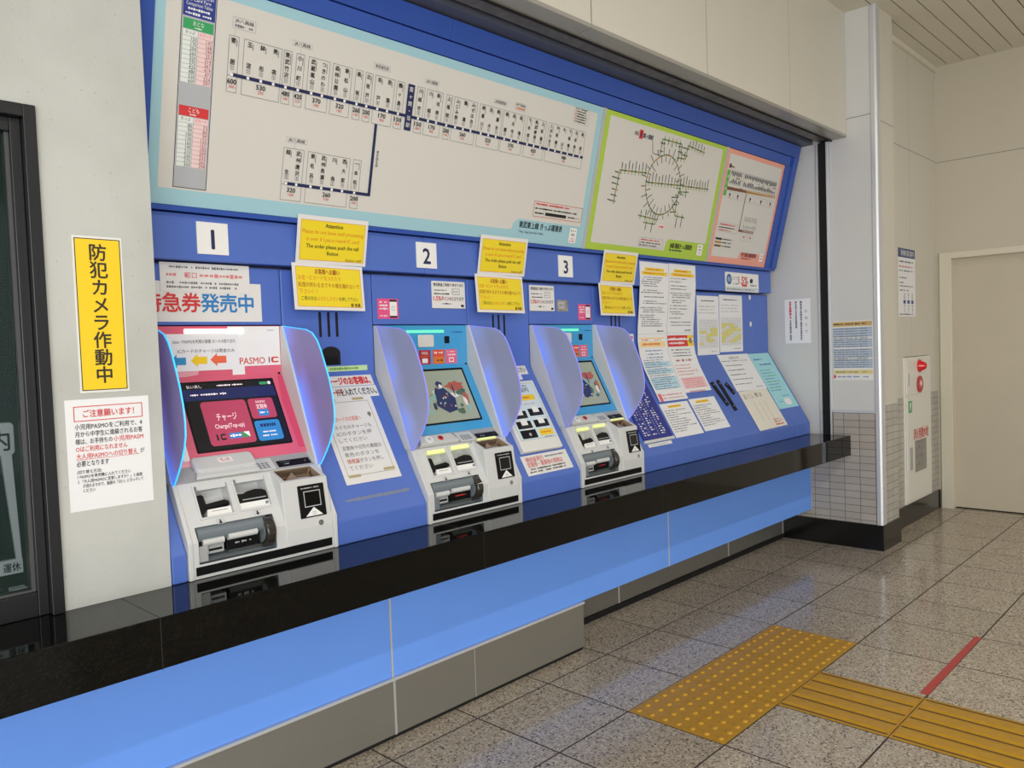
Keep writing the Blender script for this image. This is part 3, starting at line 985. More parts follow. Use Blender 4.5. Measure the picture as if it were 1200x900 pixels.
    m = MB(); m.solid(kf, rr(.262, .006, .348, .060, .004), .0015, .005, MGREY); kp = m.build('keypad_tray', shelf, bevel=.0015)
    s = Sheet(kf, t=.0002, gap=.0051)
    for i in range(4):
        for j in range(3):
            s.poly([(.278 + i * .014, .014 + j * .010), (.288 + i * .014, .012 + j * .010), (.284 + i * .014, .020 + j * .010), (.275 + i * .014, .021 + j * .010)], MDARK, 1)
    s.greek(.272, .335, .050, .006, LTBLUE, 1); s.build('keypad', kp)
    m = MB(); m.solid(kf, rr(.360, .012, W - .026, .040, .002), .0016, .0035, MBLACK); gs = m.build('guide_strip', shelf)
    s = Sheet(kf, t=.0002, gap=.0036); s.greek(.372, .41, .032, .004, GREYINK, 1); s.greek(.382, .405, .022, .006, LGREY, 1); s.disc(W - .045, .026, .003, GREYINK, 1); s.build('caption', gs)
    if not first:
        m = MB(); m.solid(kf, rr(.350, -.002, .455, .009, .003), .0016, .006, SLOTLIT); m.build('slot_lamp', shelf)
    # ---- bezel around the screen
    face = mat('pasmo_pink_face', '#e2647e', rough=.28, coat=.2) if first else MBLUE
    bz = MB(); bz.prism([(.797, 1.489), (.797, 1.323), (.653, 1.05), (.80, 1.05), (.86, 1.30), (.86, 1.489)], X(.013), X(W - .013), face)
    bez = bz.build('bezel', t)
    ef = frame_fn((0, .653, 1.05), EU, EN, x0)
    wf = lambda u, v, h: (x0 + u, .797 - h, v)
    if first:
        s = Sheet(wf, t=.0004, gap=.0002)
        s.poly([(.30, 1.488), (.492, 1.488), (.492, 1.352), (.355, 1.352), (.355, 1.324), (.310, 1.324), (.312, 1.40), (.292, 1.46)], WHITE, 0)
        s.poly([(.08, 1.352), (.195, 1.352), (.19, 1.330), (.15, 1.3245), (.09, 1.3245)], mat('pale_pink_print', '#eda7b4', rough=.3), 0)
        s.greek(.445, .475, 1.474, .006, LGREY, 1)
        s.text('PASMO', .385, 1.371, .030, RED, 1, width=.094, bold=.015)
        s.rect(.446, 1.361, .451, 1.381, GREYINK, 1); s.rect(.456, 1.361, .486, 1.381, RED, 1, r=.007); s.rect(.464, 1.366, .486, 1.376, WHITE, 2)
        s.build('face_print', bez)
        s = Sheet(ef, t=.0004, gap=.0002)
        s.poly([(.040, .0), (.085, .0), (.085, .285), (.062, .285)], mat('pale_pink_print', '#eda7b4', rough=.3), 0)
        s.poly([(.068, .02), (.088, .02), (.088, .27), (.074, .2)], WHITE, 1)
        for i in range(6): s.greek(.042, .07, .03 + i * .02, .006, WHITE, 2)
        s.poly([(.470, .02), (.492, .02), (.492, .30), (.474, .30), (.462, .2)], mat('deep_pink_print', '#d84a70', rough=.3), 0)
        s.build('face_print', bez)
    # display
    ef2 = ef
    L0, L1, B0, B1 = (.117, .452, .040, .290)
    m = MB(); m.solid(ef2, rr(L0, B0, L1, B1, .004), -.002, .0012, MBLACK); dsp = m.build('display', t)
    s = Sheet(ef2, t=.0003, gap=.0012)
    if first:
        s.rect(L0 + .006, B0 + .006, L1 - .006, B1 - .006, SCRDK, 0)
        s.rect(L0 + .006, .222, L1 - .006, .262, SCRBL, 1)
        s.text('払い戻し', .165, .272, .012, SCRWH, 2, width=.05); s.greek(.235, .34, .272, .008, SCRWH, 2); s.rect(.395, .266, .425, .277, GREEN, 2, r=.004); s.disc(.432, .272, .006, SCRWH, 3)
        s.greek(.145, .28, .242, .010, SCRWH, 2)
        s.rect(.168, .058, .325, .215, SCRRED, 2, r=.012)
        s.rect(.333, .140, .425, .215, SCRRED, 2, r=.010)
        s.rect(.333, .058, .425, .132, SCRBUT, 2, r=.010)
        s.text('チャージ', .245, .158, .028, SCRWH, 3, width=.07)
        s.text('Charge(Top-up)', .247, .126, .020, SCRWH, 3, width=.10)
        s.rect(.192, .076, .198, .098, BLACK, 3); s.rect(.206, .076, .224, .098, BLACK, 3, r=.005); s.rect(.210, .082, .224, .092, SCRRED, 4)
        s.rect(.236, .078, .278, .098, SCRBUT, 3); s.greek(.238, .276, .088, .012, SCRWH, 4); s.rect(.28, .078, .306, .098, GREEN, 3); s.poly([(.286, .098), (.306, .078), (.306, .098)], SCRWH, 4)
        s.text('PASMO', .378, .202, .012, SCRWH, 3, width=.034); s.text('定期券', .378, .184, .018, SCRWH, 3, width=.04); s.rect(.360, .149, .398, .173, SCRBUT, 3, r=.003); s.greek(.365, .394, .161, .010, SCRWH, 4)
        s.greek(.352, .408, .114, .014, SCRBL, 3); s.greek(.355, .405, .090, .007, SCRWH, 3); s.greek(.350, .41, .076, .007, SCRWH, 3)
    else:
        s.rect(L0 + .010, B0 + .008, L1 - .010, B1 - .010, SCRBG, 0)
        rnd = random.Random(k * 11)
        def blob(cx, cy, rx, ry, mm, lay):
            s.poly([(cx + rx * math.cos(a) * (1 + .25 * rnd.uniform(-1, 1)), cy + ry * math.sin(a) * (1 + .25 * rnd.uniform(-1, 1))) for a in [2 * math.pi * i / 14 for i in range(14)]], mm, lay)
        g1 = mat('screen_image_moss', '#4f6350', rough=.15, emit=.25); g2 = mat('screen_image_teal', '#7fa49a', rough=.15, emit=.3)
        dk = mat('screen_image_indigo', '#2a3358', rough=.15, emit=.25); rd_ = mat('screen_image_brick', '#9c5140', rough=.15, emit=.35); pl = mat('screen_image_pale', '#c9c6ba', rough=.15, emit=.35)
        for i in range(26):
            blob(rnd.uniform(.15, .42), rnd.uniform(.085, .20), rnd.uniform(.008, .022), rnd.uniform(.006, .018), rnd.choice([g1, g2, g1, pl, dk]), 1 + i % 3)
        blob(.365, .205, .050, .022, rd_, 4); blob(.35, .19, .004, .03, dk, 5)
        s.poly([(.25, .19), (.30, .20), (.345, .15), (.335, .095), (.285, .085), (.235, .12)], dk, 5)
        blob(.282, .216, .018, .016, dk, 6); blob(.286, .206, .010, .010, pl, 7); blob(.262, .172, .018, .03, dk, 6)
        for i in range(12): blob(rnd.uniform(.255, .33), rnd.uniform(.10, .18), .004, .004, rnd.choice([g2, pl, rd_]), 8)
        blob(.405, .15, .012, .028, rd_, 6); blob(.395, .13, .010, .02, pl, 7)
    s.build('screen_image', dsp)
    # status lamp and upper fittings
    m = MB()
    if first: m.solid(wf, rr(.150, 1.465, .356, 1.480, .002), .0008, .004, LAMPW)
    else: m.solid(wf, rr(.160, 1.459, .360, 1.469, .002), .0005, .004, LAMPG)
    m.build('status_lamp', bez)
    if not first:
        m = MB(); m.solid(wf, rr(.218, 1.399, .303, 1.450, .006), .0005, .005, mat('mirror_painted_reflection', '#e6e6e2', rough=.3, metal=.2)); m.build('mirror', bez, bevel=.002)  # whitish colour stands in for the bright outside a mirror would reflect
        m = MB(); m.solid(wf, rr(.365, 1.413, .391, 1.443, .002), .0005, .003, MBLACK); m.build('camera_eye', bez)
        s = Sheet(wf, t=.0004, gap=.0002)
        s.greek(.41, .475, 1.460, .007, DKBLUE, 1)
        s.build('caption', bez); s = Sheet(wf, t=.0004, gap=.0002)
        s.base(.222, 1.327, .285, 1.387, mat('dark_red_print', '#b22a3a', rough=.3)); s.text('領収証', .253, 1.374, .012, WHITE, 2, width=.035); s.greek(.23, .278, 1.360, .006, ORANGE, 2); s.rect(.238, 1.333, .268, 1.352, WHITE, 2, r=.003)
        s.build('red_sticker', bez); s = Sheet(wf, t=.0004, gap=.0002)
        s.base(.297, 1.327, .363, 1.387, mat('warm_red_print', '#e0503a', rough=.3)); s.rect(.299, 1.329, .361, 1.357, ORANGE, 1); s.greek(.305, .355, 1.374, .010, WHITE, 2); s.greek(.318, .355, 1.342, .010, BLACK, 2)
        s.build('orange_sticker', bez); s = Sheet(wf, t=.0004, gap=.0002)
        s.base(.370, 1.327, .432, 1.387, PINK); s.greek(.38, .424, 1.377, .007, WHITE, 2); s.greek(.38, .424, 1.364, .009, WHITE, 2); s.frame(.386, 1.333, .414, 1.352, .004, WHITE, 2)
        s.build('pink_sticker', bez)
    m = MB(); m.solid(wf, rr(W - .028, 1.318, W - .020, 1.326, .003), .0002, .003, MBLACK); m.build('screw', bez)
    # ---- cheeks
    for a0, a1 in ((.0, .0125), (W - .0125, W)):
        m = MB(); m.prism([(.802, 1.489), (.784, 1.489), (.601, 1.011), (.66, 1.011), (.802, 1.30)], X(a0), X(a1), MGREY); m.build('side_cheek', t, bevel=.0015)
    # ---- lit shields
    sm, em = SH['a' if first else 'b']
    for a in (.001, W - .006):
        m = MB(); m.prism([(y - .002, z) for y, z in SHIELD], X(a), X(a + .005), sm)
        sh = m.build('light_shield', t)
        m = MB()
        for (p, q) in zip(SHIELD, SHIELD[1:]):
            p3, q3 = Vector((X(a + .0025), p[0] - .002, p[1])), Vector((X(a + .0025), q[0] - .002, q[1]))
            m.cyl(p3, q3, .0026, em, 8)
        m.build('lit_edge', sh, smooth=True)
        m = MB(); m.cyl((X(a + .0025), .782, 1.486), (X(a + .0025), .603, 1.012), .0028, em, 8); m.build('lit_edge', sh, smooth=True)
    # ---- header panel over the machine
    m = MB(); m.box(X(.002), X(W - .002), .80, .86, 1.493, 1.690, BLUE); m.build('header_panel', t, bevel=.003)
    return t


machine(1, -1.412, .507, 'pink fronted ticket machine under number 1, dark charge screen')
machine(2, -.507, .507, 'sky blue fronted ticket machine under number 2')
machine(3, .3985, .4915, 'sky blue fronted ticket machine under number 3, farthest of the three')
#==BOARDS==
# ================================================================ FARE BOARDS
def fare_column(s, cx, name, top, bot, line, sz=.0165):
    """upright station name with its boxed number, above the line"""
    s.vtext(name, cx, top, bot, sz, BLACK, 4, bold=.025)
    s.rect(cx + sz * .62, top - .012 - .006 * len(name), cx + sz * .62 + .0022, top - .004, GREYINK, 4)
    s.frame(cx - .0062, bot - .016, cx + .0062, bot - .003, .0012, GREYINK, 4)
    s.rect(cx - .001, bot - .0125, cx + .001, bot - .0065, BLACK, 4)
    s.rect(cx - .0045, line - .0045, cx + .0045, line + .0045, WHITE, 6)


t = thing('fare_board', 'large pale blue bordered fare board with upright station names on one long line', 'fare board', (-.3, .72, 1.866))
s = Sheet(P_sign, t=.006, gap=-.011)
s.base(-1.384, .0165, .742, .689, LTBLUE)
s.build('board_panel', t)
s = Sheet(P_sign, t=.0003, gap=-.005)
s.poly([(-1.350, .066), (.2, .066), (.225, .070), (.235, .100), (.262, .118), (.703, .118), (.703, .655), (-1.350, .655)], BOARD, 0)
s.build('white_field', t)
s = Sheet(P_sign, t=.0003, gap=-.0045)
LINE = .441
groups = [(['寄居'], -1.151, -1.117, '600', '300'), (['玉淀', '鉢形', '男衾'], -1.101, -.966, '530', '270'), (['東武竹沢'], -.959, -.928, '480', '240'),
          (['小川町'], -.913, -.881, '420', '210'), (['武蔵嵐山', 'つきのわ'], -.866, -.781, '370', '190'), (['森林公園', '東松山'], -.769, -.689, '320', '160'),
          (['高坂'], -.674, -.642, '260', '130'), (['北坂戸'], -.631, -.599, '200', '100'), (['坂戸', '若葉'], -.588, -.499, '170', '90'), (['鶴ヶ島'], -.488, -.452, '150', '80'),
          (['川越市'], -.391, -.354, '150', '80'), (['川越', '新河岸'], -.343, -.260, '170', '90'), (['上福岡'], -.243, -.211, '200', '100'),
          (['ふじみ野', '鶴瀬', 'みずほ台'], -.201, -.073, '260', '130'), (['柳瀬川', '志木', '朝霞台'], -.058, .074, '320', '160'), (['朝霞', '和光市', '成増'], .082, .212, '370', '190'),
          (['下赤塚', '東武練馬', '上板橋'], .227, .356, '420', '210'), (['ときわ台', '中板橋', '大山', '下板橋', '北池袋', '池袋'], .371, .637, '480', '240')]


def fares(s, groups, line, top, bot):
    for names, u0, u1, f1, f2 in groups:
        s.frame(u0, line - .004, u1, top, .0013, GREYINK, 3)
        s.frame(u0, bot, u1, line - .003, .0013, GREYINK, 3)
        n = len(names); w = (u1 - u0) / n
        for i, nm in enumerate(names):
            fare_column(s, u0 + w * (i + .5) - .002, nm, top - .006, line + .030, line)
        c = (u0 + u1) / 2
        k = min(1, (u1 - u0) / .036)
        s.text(f1, c, line - .020, .0200, BLACK, 5, width=.032 * min(k, 1), bold=.03)
        s.text(f2, c, line - .036, .0125, RED, 5, width=.020 * min(k, 1))


fares(s, groups, LINE, .557, .387)
s.rect(-1.136, LINE - .0055, .640, LINE + .0055, NAVY, 5)
s.rect(-.437, .389, -.405, .557, NAVY, 7); s.vtext('霞ヶ関・当駅', -.421, .548, .40, .018, WHITE, 9)
br = [(['越生', '武州唐沢'], -.933, -.853, '320', '160'), (['東毛呂', '武州長瀬', '川角', '西大家'], -.838, -.662, '260', '130'), (['一本松'], -.648, -.613, '200', '100')]
fares(s, br, .130, .249, .073)
s.rect(-.920, .1245, -.560, .1355, NAVY, 5); s.rect(-.572, .130, -.560, .388, NAVY, 5)
s.vtext('東武越生線', -.545, .295, .235, .011, BLACK, 5)
for (u0, v0, u1, v1, tx) in ((-1.143, .580, -1.064, .614, 'JR八高線'), (-.931, .578, -.856, .595, 'JR八高線'), (-.600, .578, -.527, .597, '東武越生線'), (-.360, .576, -.288, .593, 'JR川越線'),
                             (.014, .574, .094, .590, 'JR武蔵野線'), (.140, .570, .212, .601, '地下鉄線'), (-.926, .268, -.846, .285, 'JR八高線')):
    s.frame(u0, v0, u1, v1, .0013, LGREY, 3)
    s.text(tx, (u0 + u1) / 2, (v0 + v1) / 2 + (.007 if v1 - v0 > .025 else 0), .0115, BLACK, 4, width=(u1 - u0) * .8)
    if v1 - v0 > .025: s.greek(u0 + .008, u1 - .008, v0 + .009, .010, GREYINK if u0 < 0 else ORANGE, 4)
s.rect(-1.134, .557, -1.133, .580, LGREY, 3); s.rect(-.899, .557, -.898, .578, LGREY, 3); s.rect(-.30, .557, -.299, .576, LGREY, 3); s.rect(-.893, .249, -.892, .268, LGREY, 3)
s.frame(.533, .585, .640, .658, .0014, LGREY, 3)
for i in range(6): s.greek(.552, .628, .650 - i * .0112, .0075, BLACK, 4); s.rect(.540, .647 - i * .0112, .547, .653 - i * .0112, [GREYINK, ORANGE, RED, ORANGE, RED, GREYINK][i], 4)
# lower right notice and title tab
s.frame(.350, .138, .702, .208, .002, RED, 3); s.greek(.362, .62, .196, .011, RED, 4); s.greek(.362, .69, .176, .010, BLACK, 4); s.greek(.362, .43, .155, .010, BLACK, 4); s.rect(.435, .148, .585, .162, BLACK, 4); s.greek(.60, .69, .155, .010, BLACK, 4)
s.text('東武東上線 きっぷ運賃表', .42, .095, .030, BLACK, 4, width=.30, bold=.02); s.text('Tobu Tojo Line Fare Table', .27, .064, .014, NAVY, 4, width=.17, align='L')
s.rect(.628, .036, .682, .108, WHITE, 3, r=.008); s.greek(.636, .674, .095, .010, GREYINK, 4); s.text('480', .655, .077, .017, BLACK, 4, width=.03); s.text('240', .655, .058, .013, RED, 4, width=.026); s.greek(.636, .674, .045, .008, RED, 4)
s.build('line_map', t)
# IC fare comparison strip at the left of the board
s = Sheet(P_sign, t=.0003, gap=-.0040)
s.rect(-1.302, .074, -1.198, .650, LGREY, 0)
s.frame(-1.304, .072, -1.196, .655, .002, BLACK, 1)
s.rect(-1.300, .578, -1.200, .655, DKBLUE, 1)
s.text('IC運賃対照表', -1.25, .644, .020, WHITE, 2, width=.088); s.text('IC Card Fare', -1.25, .628, .013, WHITE, 2, width=.07); s.text('Comparison Tables', -1.25, .615, .013, WHITE, 2, width=.082)
s.greek(-1.285, -1.21, .600, .009, WHITE, 2); s.greek(-1.292, -1.205, .587, .009, WHITE, 2)
TP = mat('pale_pink_cells', '#f2d3d2', rough=.4); TW = mat('pale_cells', '#e6ebe6', rough=.4)
for (top, bot, hdr, name, rows) in ((.572, .388, GREEN, 'おとな', [(150, 147), (170, 168), (200, 199), (260, 251), (320, 314), (370, 367), (420, 419), (480, 471), (530, 524), (600, 597)]),
                                    (.320, .138, RED, 'こども', [(80, 73), (90, 84), (100, 99), (130, 125), (160, 157), (190, 183), (210, 209), (240, 235), (270, 262), (300, 298)])):
    s.rect(-1.297, top - .030, -1.203, top, hdr, 1); s.text(name, -1.25, top - .011, .015, WHITE, 2, width=.034); s.greek(-1.262, -1.238, top - .024, .006, WHITE, 2)
    s.rect(-1.297, bot, -1.251, top - .032, TW, 1); s.rect(-1.249, bot, -1.203, top - .032, TP, 1)
    s.text('きっぷ', -1.274, top - .039, .011, BLACK, 2, width=.03); s.text('ICカード', -1.226, top - .039, .011, RED, 2, width=.036)
    rh = (top - .050 - bot) / 10
    for i, (a, b_) in enumerate(rows):
        yv = top - .050 - rh * (i + .5)
        s.rect(-1.297, yv + rh * .5 - .0004, -1.203, yv + rh * .5 + .0004, GREYINK, 2)
        s.text(str(a), -1.253, yv, .0135, BLACK, 3, align='R'); s.text(str(b_), -1.205, yv, .0135, mat('dark_red_ink', '#8f3038'), 3, align='R')
s.build('fare_table', t)

# JR board (lime border)
t = thing('fare_board', 'lime green bordered fare board with a loop shaped rail map', 'fare board', (1.35, .70, 1.866))
s = Sheet(P_sign, t=.006, gap=-.011); s.base(.766, .0165, 1.934, .689, LIME); s.build('board_panel', t)
s = Sheet(P_sign, t=.0003, gap=-.005)
s.poly([(.803, .052), (1.465, .052), (1.478, .10), (1.50, .118), (1.895, .118), (1.895, .667), (.803, .667)], BOARD, 0)
s.build('white_field', t)
s = Sheet(P_sign, t=.0003, gap=-.0045)
JG = mat('map_green', '#7f9a5c', rough=.4); JD = mat('map_olive', '#5c6650', rough=.4)
cx, cy = 1.350, .398
rnd = random.Random(3)
ring = []
for i in range(44):
    a = 2 * math.pi * i / 44
    ring.append((cx + .158 * math.cos(a) * (1 + .05 * math.cos(2 * a + .6)), cy + .158 * math.sin(a)))
for i, (p, q) in enumerate(zip(ring, ring[1:] + ring[:1])):
    s.line(*p, *q, .0065, JG, 1)
    s.rect(p[0] - .005, p[1] - .0045, p[0] + .005, p[1] + .0045, [JD, JD, BLACK, ORANGE][rnd.randrange(4)], 4)
    d = Vector((p[0] - cx, p[1] - cy)).normalized() * (1 if i % 2 else -1)
    g = rnd.uniform(.028, .05)
    s.line(p[0] + d.x * .008, p[1] + d.y * .008, p[0] + d.x * g, p[1] + d.y * g, .0055, GREYINK, 2)


def spur(pts, n, side, ln=.045):
    for p, q in zip(pts, pts[1:]):
        s.line(*p, *q, .0075, JG, 2)
        d = Vector((q[0] - p[0], q[1] - p[1])); L = d.length; k = max(2, int(n * L / .35))
        nr = Vector((-d.y, d.x)).normalized() * side
        for i in range(k):
            f = (i + .5) / k
            x, yv = p[0] + d.x * f, p[1] + d.y * f
            g = ln * rnd.uniform(.6, 1.1)
            s.line(x + nr.x * .008, yv + nr.y * .008, x + nr.x * g, yv + nr.y * g, .0055, mat('map_tick', '#4c4f4a'), 3); s.line(x - nr.x * .006, yv - nr.y * .006, x - nr.x * .018, yv - nr.y * .018, .005, JG, 3)
            s.rect(x - .0045, yv - .0045, x + .0045, yv + .0045, [JD, BLACK, ORANGE][i % 3], 4)


spur([(.935, .255), (.945, .425), (1.18, .440)], 13, 1, .05)
spur([(1.195, .395), (1.50, .415)], 12, 1, .05)
spur([(1.50, .415), (1.812, .430)], 13, 1, .05)
spur([(1.43, .555), (1.52, .56), (1.52, .633), (1.702, .620)], 12, 1)
spur([(1.27, .545), (1.27, .628), (1.458, .630), (1.46, .575)], 10, -1, .03)
spur([(1.165, .220), (1.345, .212)], 9, 1, .045); spur([(1.222, .188), (1.335, .186)], 8, -1, .05); s.line(1.335, .186, 1.36, .25, .005, JG, 2)
spur([(1.50, .37), (1.512, .25), (1.615, .247)], 10, -1, .06)
spur([(1.50, .38), (1.61, .39)], 8, -1, .03)
s.text('高坂', 1.035, .620, .022, BLACK, 4, width=.034); s.rect(1.058, .598, 1.088, .642, RED, 4); s.rect(1.066, .606, 1.080, .634, mat('maroon_ink', '#7d2030'), 5); s.text('霞ヶ関駅', 1.137, .618, .024, NAVY, 5, width=.09, bold=.02)
s.line(1.18, .610, 1.20, .545, .003, BLACK, 3); s.line(1.20, .545, 1.27, .542, .003, BLACK, 3)
s.rect(1.375, .166, 1.43, .190, TP, 2); s.greek(1.38, 1.425, .178, .013, RED, 3)
s.frame(1.215, .060, 1.445, .110, .002, LGREY, 3); s.greek(1.222, 1.42, .098, .009, RED, 4); s.greek(1.222, 1.44, .083, .009, BLACK, 4); s.greek(1.222, 1.40, .069, .009, GREYINK, 4)
s.text('JR線 連絡きっぷ運賃表', 1.635, .086, .030, BLACK, 4, width=.235, bold=.02); s.greek(1.52, 1.66, .060, .012, NAVY, 4)
s.rect(1.812, .046, 1.872, .112, WHITE, 3, r=.008); s.greek(1.822, 1.862, .098, .010, GREYINK, 4); s.text('480', 1.842, .080, .016, BLACK, 4, width=.028); s.text('240', 1.842, .061, .013, RED, 4, width=.024)
s.build('line_map', t)

# metro board (salmon border)
t = thing('fare_board', 'small salmon pink bordered fare board at the right end of the boards', 'fare board', (2.32, .70, 1.866))
s = Sheet(P_sign, t=.006, gap=-.011); s.base(1.956, .0165, 2.698, .689, SALMON); s.build('board_panel', t)
s = Sheet(P_sign, t=.0003, gap=-.005)
s.poly([(1.985, .055), (2.318, .055), (2.335, .098), (2.668, .098), (2.668, .662), (1.985, .662)], BOARD, 0); s.build('white_field', t)
s = Sheet(P_sign, t=.0003, gap=-.0045)
BRN = mat('map_brown', '#7c4a2a', rough=.4); BRO = mat('map_gold', '#b9862f', rough=.4)
s.disc(2.010, .592, .014, MATS['maroon_ink'], 3); s.greek(2.026, 2.06, .590, .014, BLACK, 3)
s.rect(1.989, .418, 2.020, .568, mat('map_leaf_green', '#57b33d', rough=.4), 2); s.vtext('東上線', 2.0045, .54, .45, .018, WHITE, 4)
s.poly([(2.020, .454), (2.255, .460), (2.255, .480), (2.020, .474)], BRN, 3); s.poly([(2.255, .460), (2.645, .470), (2.645, .486), (2.255, .480)], BRO, 3)
for x0, x1 in ((2.03, 2.18), (2.20, 2.64)):
    s.frame(x0, .492, x1, .572, .0014, GREYINK, 2)
    x = x0 + .012
    while x < x1 - .008:
        for a, bb in ((.566, rnd.uniform(.536, .55)), (rnd.uniform(.505, .525), .497)):
            s.rect(x - .004, bb if bb < a else a, x + .004, a if bb < a else bb, BLACK, 3)
        if rnd.random() < .3: s.disc(x, .53, .005, [YEL, RED, BLACK][rnd.randrange(3)], 4, 8)
        s.disc(x, .477, .004, WHITE, 5, 8)
        x += .0165
for x0, x1 in ((2.03, 2.10), (2.11, 2.22), (2.27, 2.38), (2.39, 2.55), (2.56, 2.64)):
    s.frame(x0, .405, x1, .450, .0014, LGREY, 2); s.disc((x0 + x1) / 2, .430, .009, BLACK, 3, 8); s.rect((x0 + x1) / 2 - .006, .412, (x0 + x1) / 2 + .006, .420, RED, 3)
s.line(2.262, .462, 2.262, .225, .006, BRN, 3); s.rect(2.255, .222, 2.455, .236, BRN, 3)
s.frame(2.30, .244, 2.47, .318, .0014, GREYINK, 2)
for i in range(9): s.rect(2.311 + i * .018, random.uniform(.285, .295), 2.3145 + i * .018, .312, GREYINK, 3); s.rect(2.310 + i * .018, .252, 2.3155 + i * .018, random.uniform(.258, .268), GREYINK, 3); s.disc(2.313 + i * .018, .229, .004, WHITE, 5, 8)
for x0, x1 in ((2.30, 2.38), (2.39, 2.46)): s.frame(x0, .168, x1, .216, .0014, LGREY, 2); s.disc((x0 + x1) / 2, .194, .008, RED, 3, 8)
s.frame(2.0, .205, 2.235, .262, .0018, LGREY, 2); s.greek(2.01, 2.225, .250, .010, RED, 3); s.greek(2.01, 2.225, .232, .009, BLACK, 3); s.greek(2.01, 2.18, .216, .009, RED, 3)
for i, c in enumerate((BLACK, BRO, BRN)): s.rect(1.998, .156 - i * .021, 2.075, .168 - i * .021, c, 3); s.greek(2.085, 2.21, .162 - i * .021, .010, BLACK, 3)
s.text('地下鉄線 連絡運賃表', 2.455, .084, .028, MATS['maroon_ink'], 4, width=.20, bold=.02); s.greek(2.355, 2.50, .060, .010, MATS['maroon_ink'], 4)
s.rect(2.60, .052, 2.65, .104, WHITE, 3, r=.006); s.greek(2.61, 2.645, .090, .009, GREYINK, 4); s.greek(2.61, 2.645, .072, .010, RED, 4)
s.build('line_map', t)
#==NOTICES==
# ================================================================ NOTICES
def place(fn, u0, v0, w, h, m, ang=0, t=.0008, gap=.0006, r=0):
    s = Sheet(fn, u0, v0, ang, t, gap); s.w, s.h = w, h
    s.base(0, 0, w, h, m, r)
    return s


BAND = P_wall(.765); UP = P_wall(.80)
# number plates
for n, u in (('1', -1.219), ('2', -.306), ('3', .582)):
    s = place(BAND, u, 1.722, .107, .104, WHITE, t=.004)
    s.text(n, .0535, .052, .082, NAVY, 1, bold=.03)
    tag(s.build('number_plate'), 'white square number plate reading ' + n + ' on the blue band', 'sign', 'number plates over the machines')


# yellow double notices
def yellow(u, v, label, lean):
    t = thing('attention_notice', label, 'notice', (u + .15, .755, v), 'yellow attention notices')
    fe = lambda a, b_, h: (a, .7635 - h - max(0, b_ - v - .163) * .2, b_)
    s = place(fe, u, v + .163, .302, .168, LAM)
    s.rect(.014, .012, .290, .152, YELP, 1); s.frame(.014, .012, .290, .152, .0015, ORANGE, 2)
    s.text('Attention', .152, .137, .019, BLACK, 3, width=.075, bold=.02)
    s.text('Please do not leave until processing', .152, .113, .018, ORANGE, 3, width=.262); s.text('is over if I put a round IC card', .152, .088, .018, ORANGE, 3, width=.225)
    s.text('The order please push the call', .152, .063, .018, BLACK, 3, width=.225, bold=.015); s.text('Button', .152, .040, .018, BLACK, 3, width=.048, bold=.015)
    s.text('Station staff', .245, .020, .012, BLACK, 3, width=.07)
    s.build('english_sheet', t)
    # the lower sheet hangs free past the band, a little away from the wall at its foot
    fn = lambda a, b_, h: (a, .7625 - h - .012 * max(0, (v + .165 - b_)) / .165, b_)
    s = place(fn, u - .018, v - .004, .302, .168, LAM, ang=-.01)
    s.rect(.014, .012, .290, .156, YELP, 1); s.frame(.014, .012, .290, .156, .0015, ORANGE, 2)
    s.text('お客様へお願い', .145, .140, .020, mat('brown_red_ink', '#a3401e'), 3, width=.105, bold=.02)
    s.text('お金・ICカードを入れたら', .022, .117, .018, ORANGE, 3, width=.18, align='L'); s.text('処理が終わるまでその場を離れないで', .020, .091, .018, MATS['brown_red_ink'], 3, width=.262, align='L')
    s.text('下さい！！', .022, .067, .018, ORANGE, 3, width=.075, align='L')
    s.text('ご用の方は', .03, .042, .016, BLACK, 3, width=.062, align='L'); s.text('よびだしボタン', .096, .042, .016, ORANGE, 3, width=.088, align='L'); s.text('を押して下さい', .188, .042, .016, BLACK, 3, width=.085, align='L')
    s.text('駅 係員', .26, .021, .014, BLACK, 3, width=.042, bold=.02)
    s.build('japanese_sheet', t)


yellow(-.863, 1.549, 'yellow attention notice hanging between number plates 1 and 2', 0)
yellow(.032, 1.548, 'yellow attention notice hanging between number plates 2 and 3', 0)
yellow(.909, 1.540, 'yellow attention notice hanging to the right of number plate 3', 0)

HDR = P_wall(.80)
# notices above machine 1
s = place(HDR, -1.395, 1.504, .413, .130, LAM)
for i, ch in enumerate('特急券発売中'):
    s.text(ch, .035 + i * .064, .062, .062, RED if i < 3 else mat('bright_blue_ink', '#2f7fc0'), 3, bold=.03)
tag(s.build('laminated_sign'), 'laminated white sign with big red and blue characters above machine 1', 'sign')
s = place(HDR, -1.330, 1.600, .306, .094, LAM, gap=.0032)
s.greek(.03, .29, .080, .010, GREYINK, 2); s.text('窓口', .10, .055, .020, RED, 3, width=.04); s.greek(.02, .095, .055, .016, mat('pale_red_ink', '#d98a8a'), 2); s.greek(.13, .29, .055, .018, MATS['pale_red_ink'], 2); s.greek(.02, .29, .030, .010, GREYINK, 2); s.greek(.02, .28, .016, .010, GREYINK, 2)
tag(s.build('laminated_sign'), 'smaller shiny laminated sheet overlapping the big red and blue sign above machine 1', 'sign')
# sheet with arrows on machine 1
s = place(P_wall(.797), -1.325, 1.343, .248, .121, PAPER, gap=.0014)
s.text('Suica・PASMOを利用の皆様 カードの取り忘れ', .13, .096, .013, BLACK, 3, width=.215); s.text('ICカードのチャージは現金のみ', .135, .065, .013, BLACK, 3, width=.195)


def arrow(a, b_, w, h, m):
    s.poly([(a, b_), (a + w * .42, b_ + h / 2), (a + w * .42, b_ + h * .27), (a + w, b_ + h * .27), (a + w, b_ - h * .27), (a + w * .42, b_ - h * .27), (a + w * .42, b_ - h / 2)], m, 3)


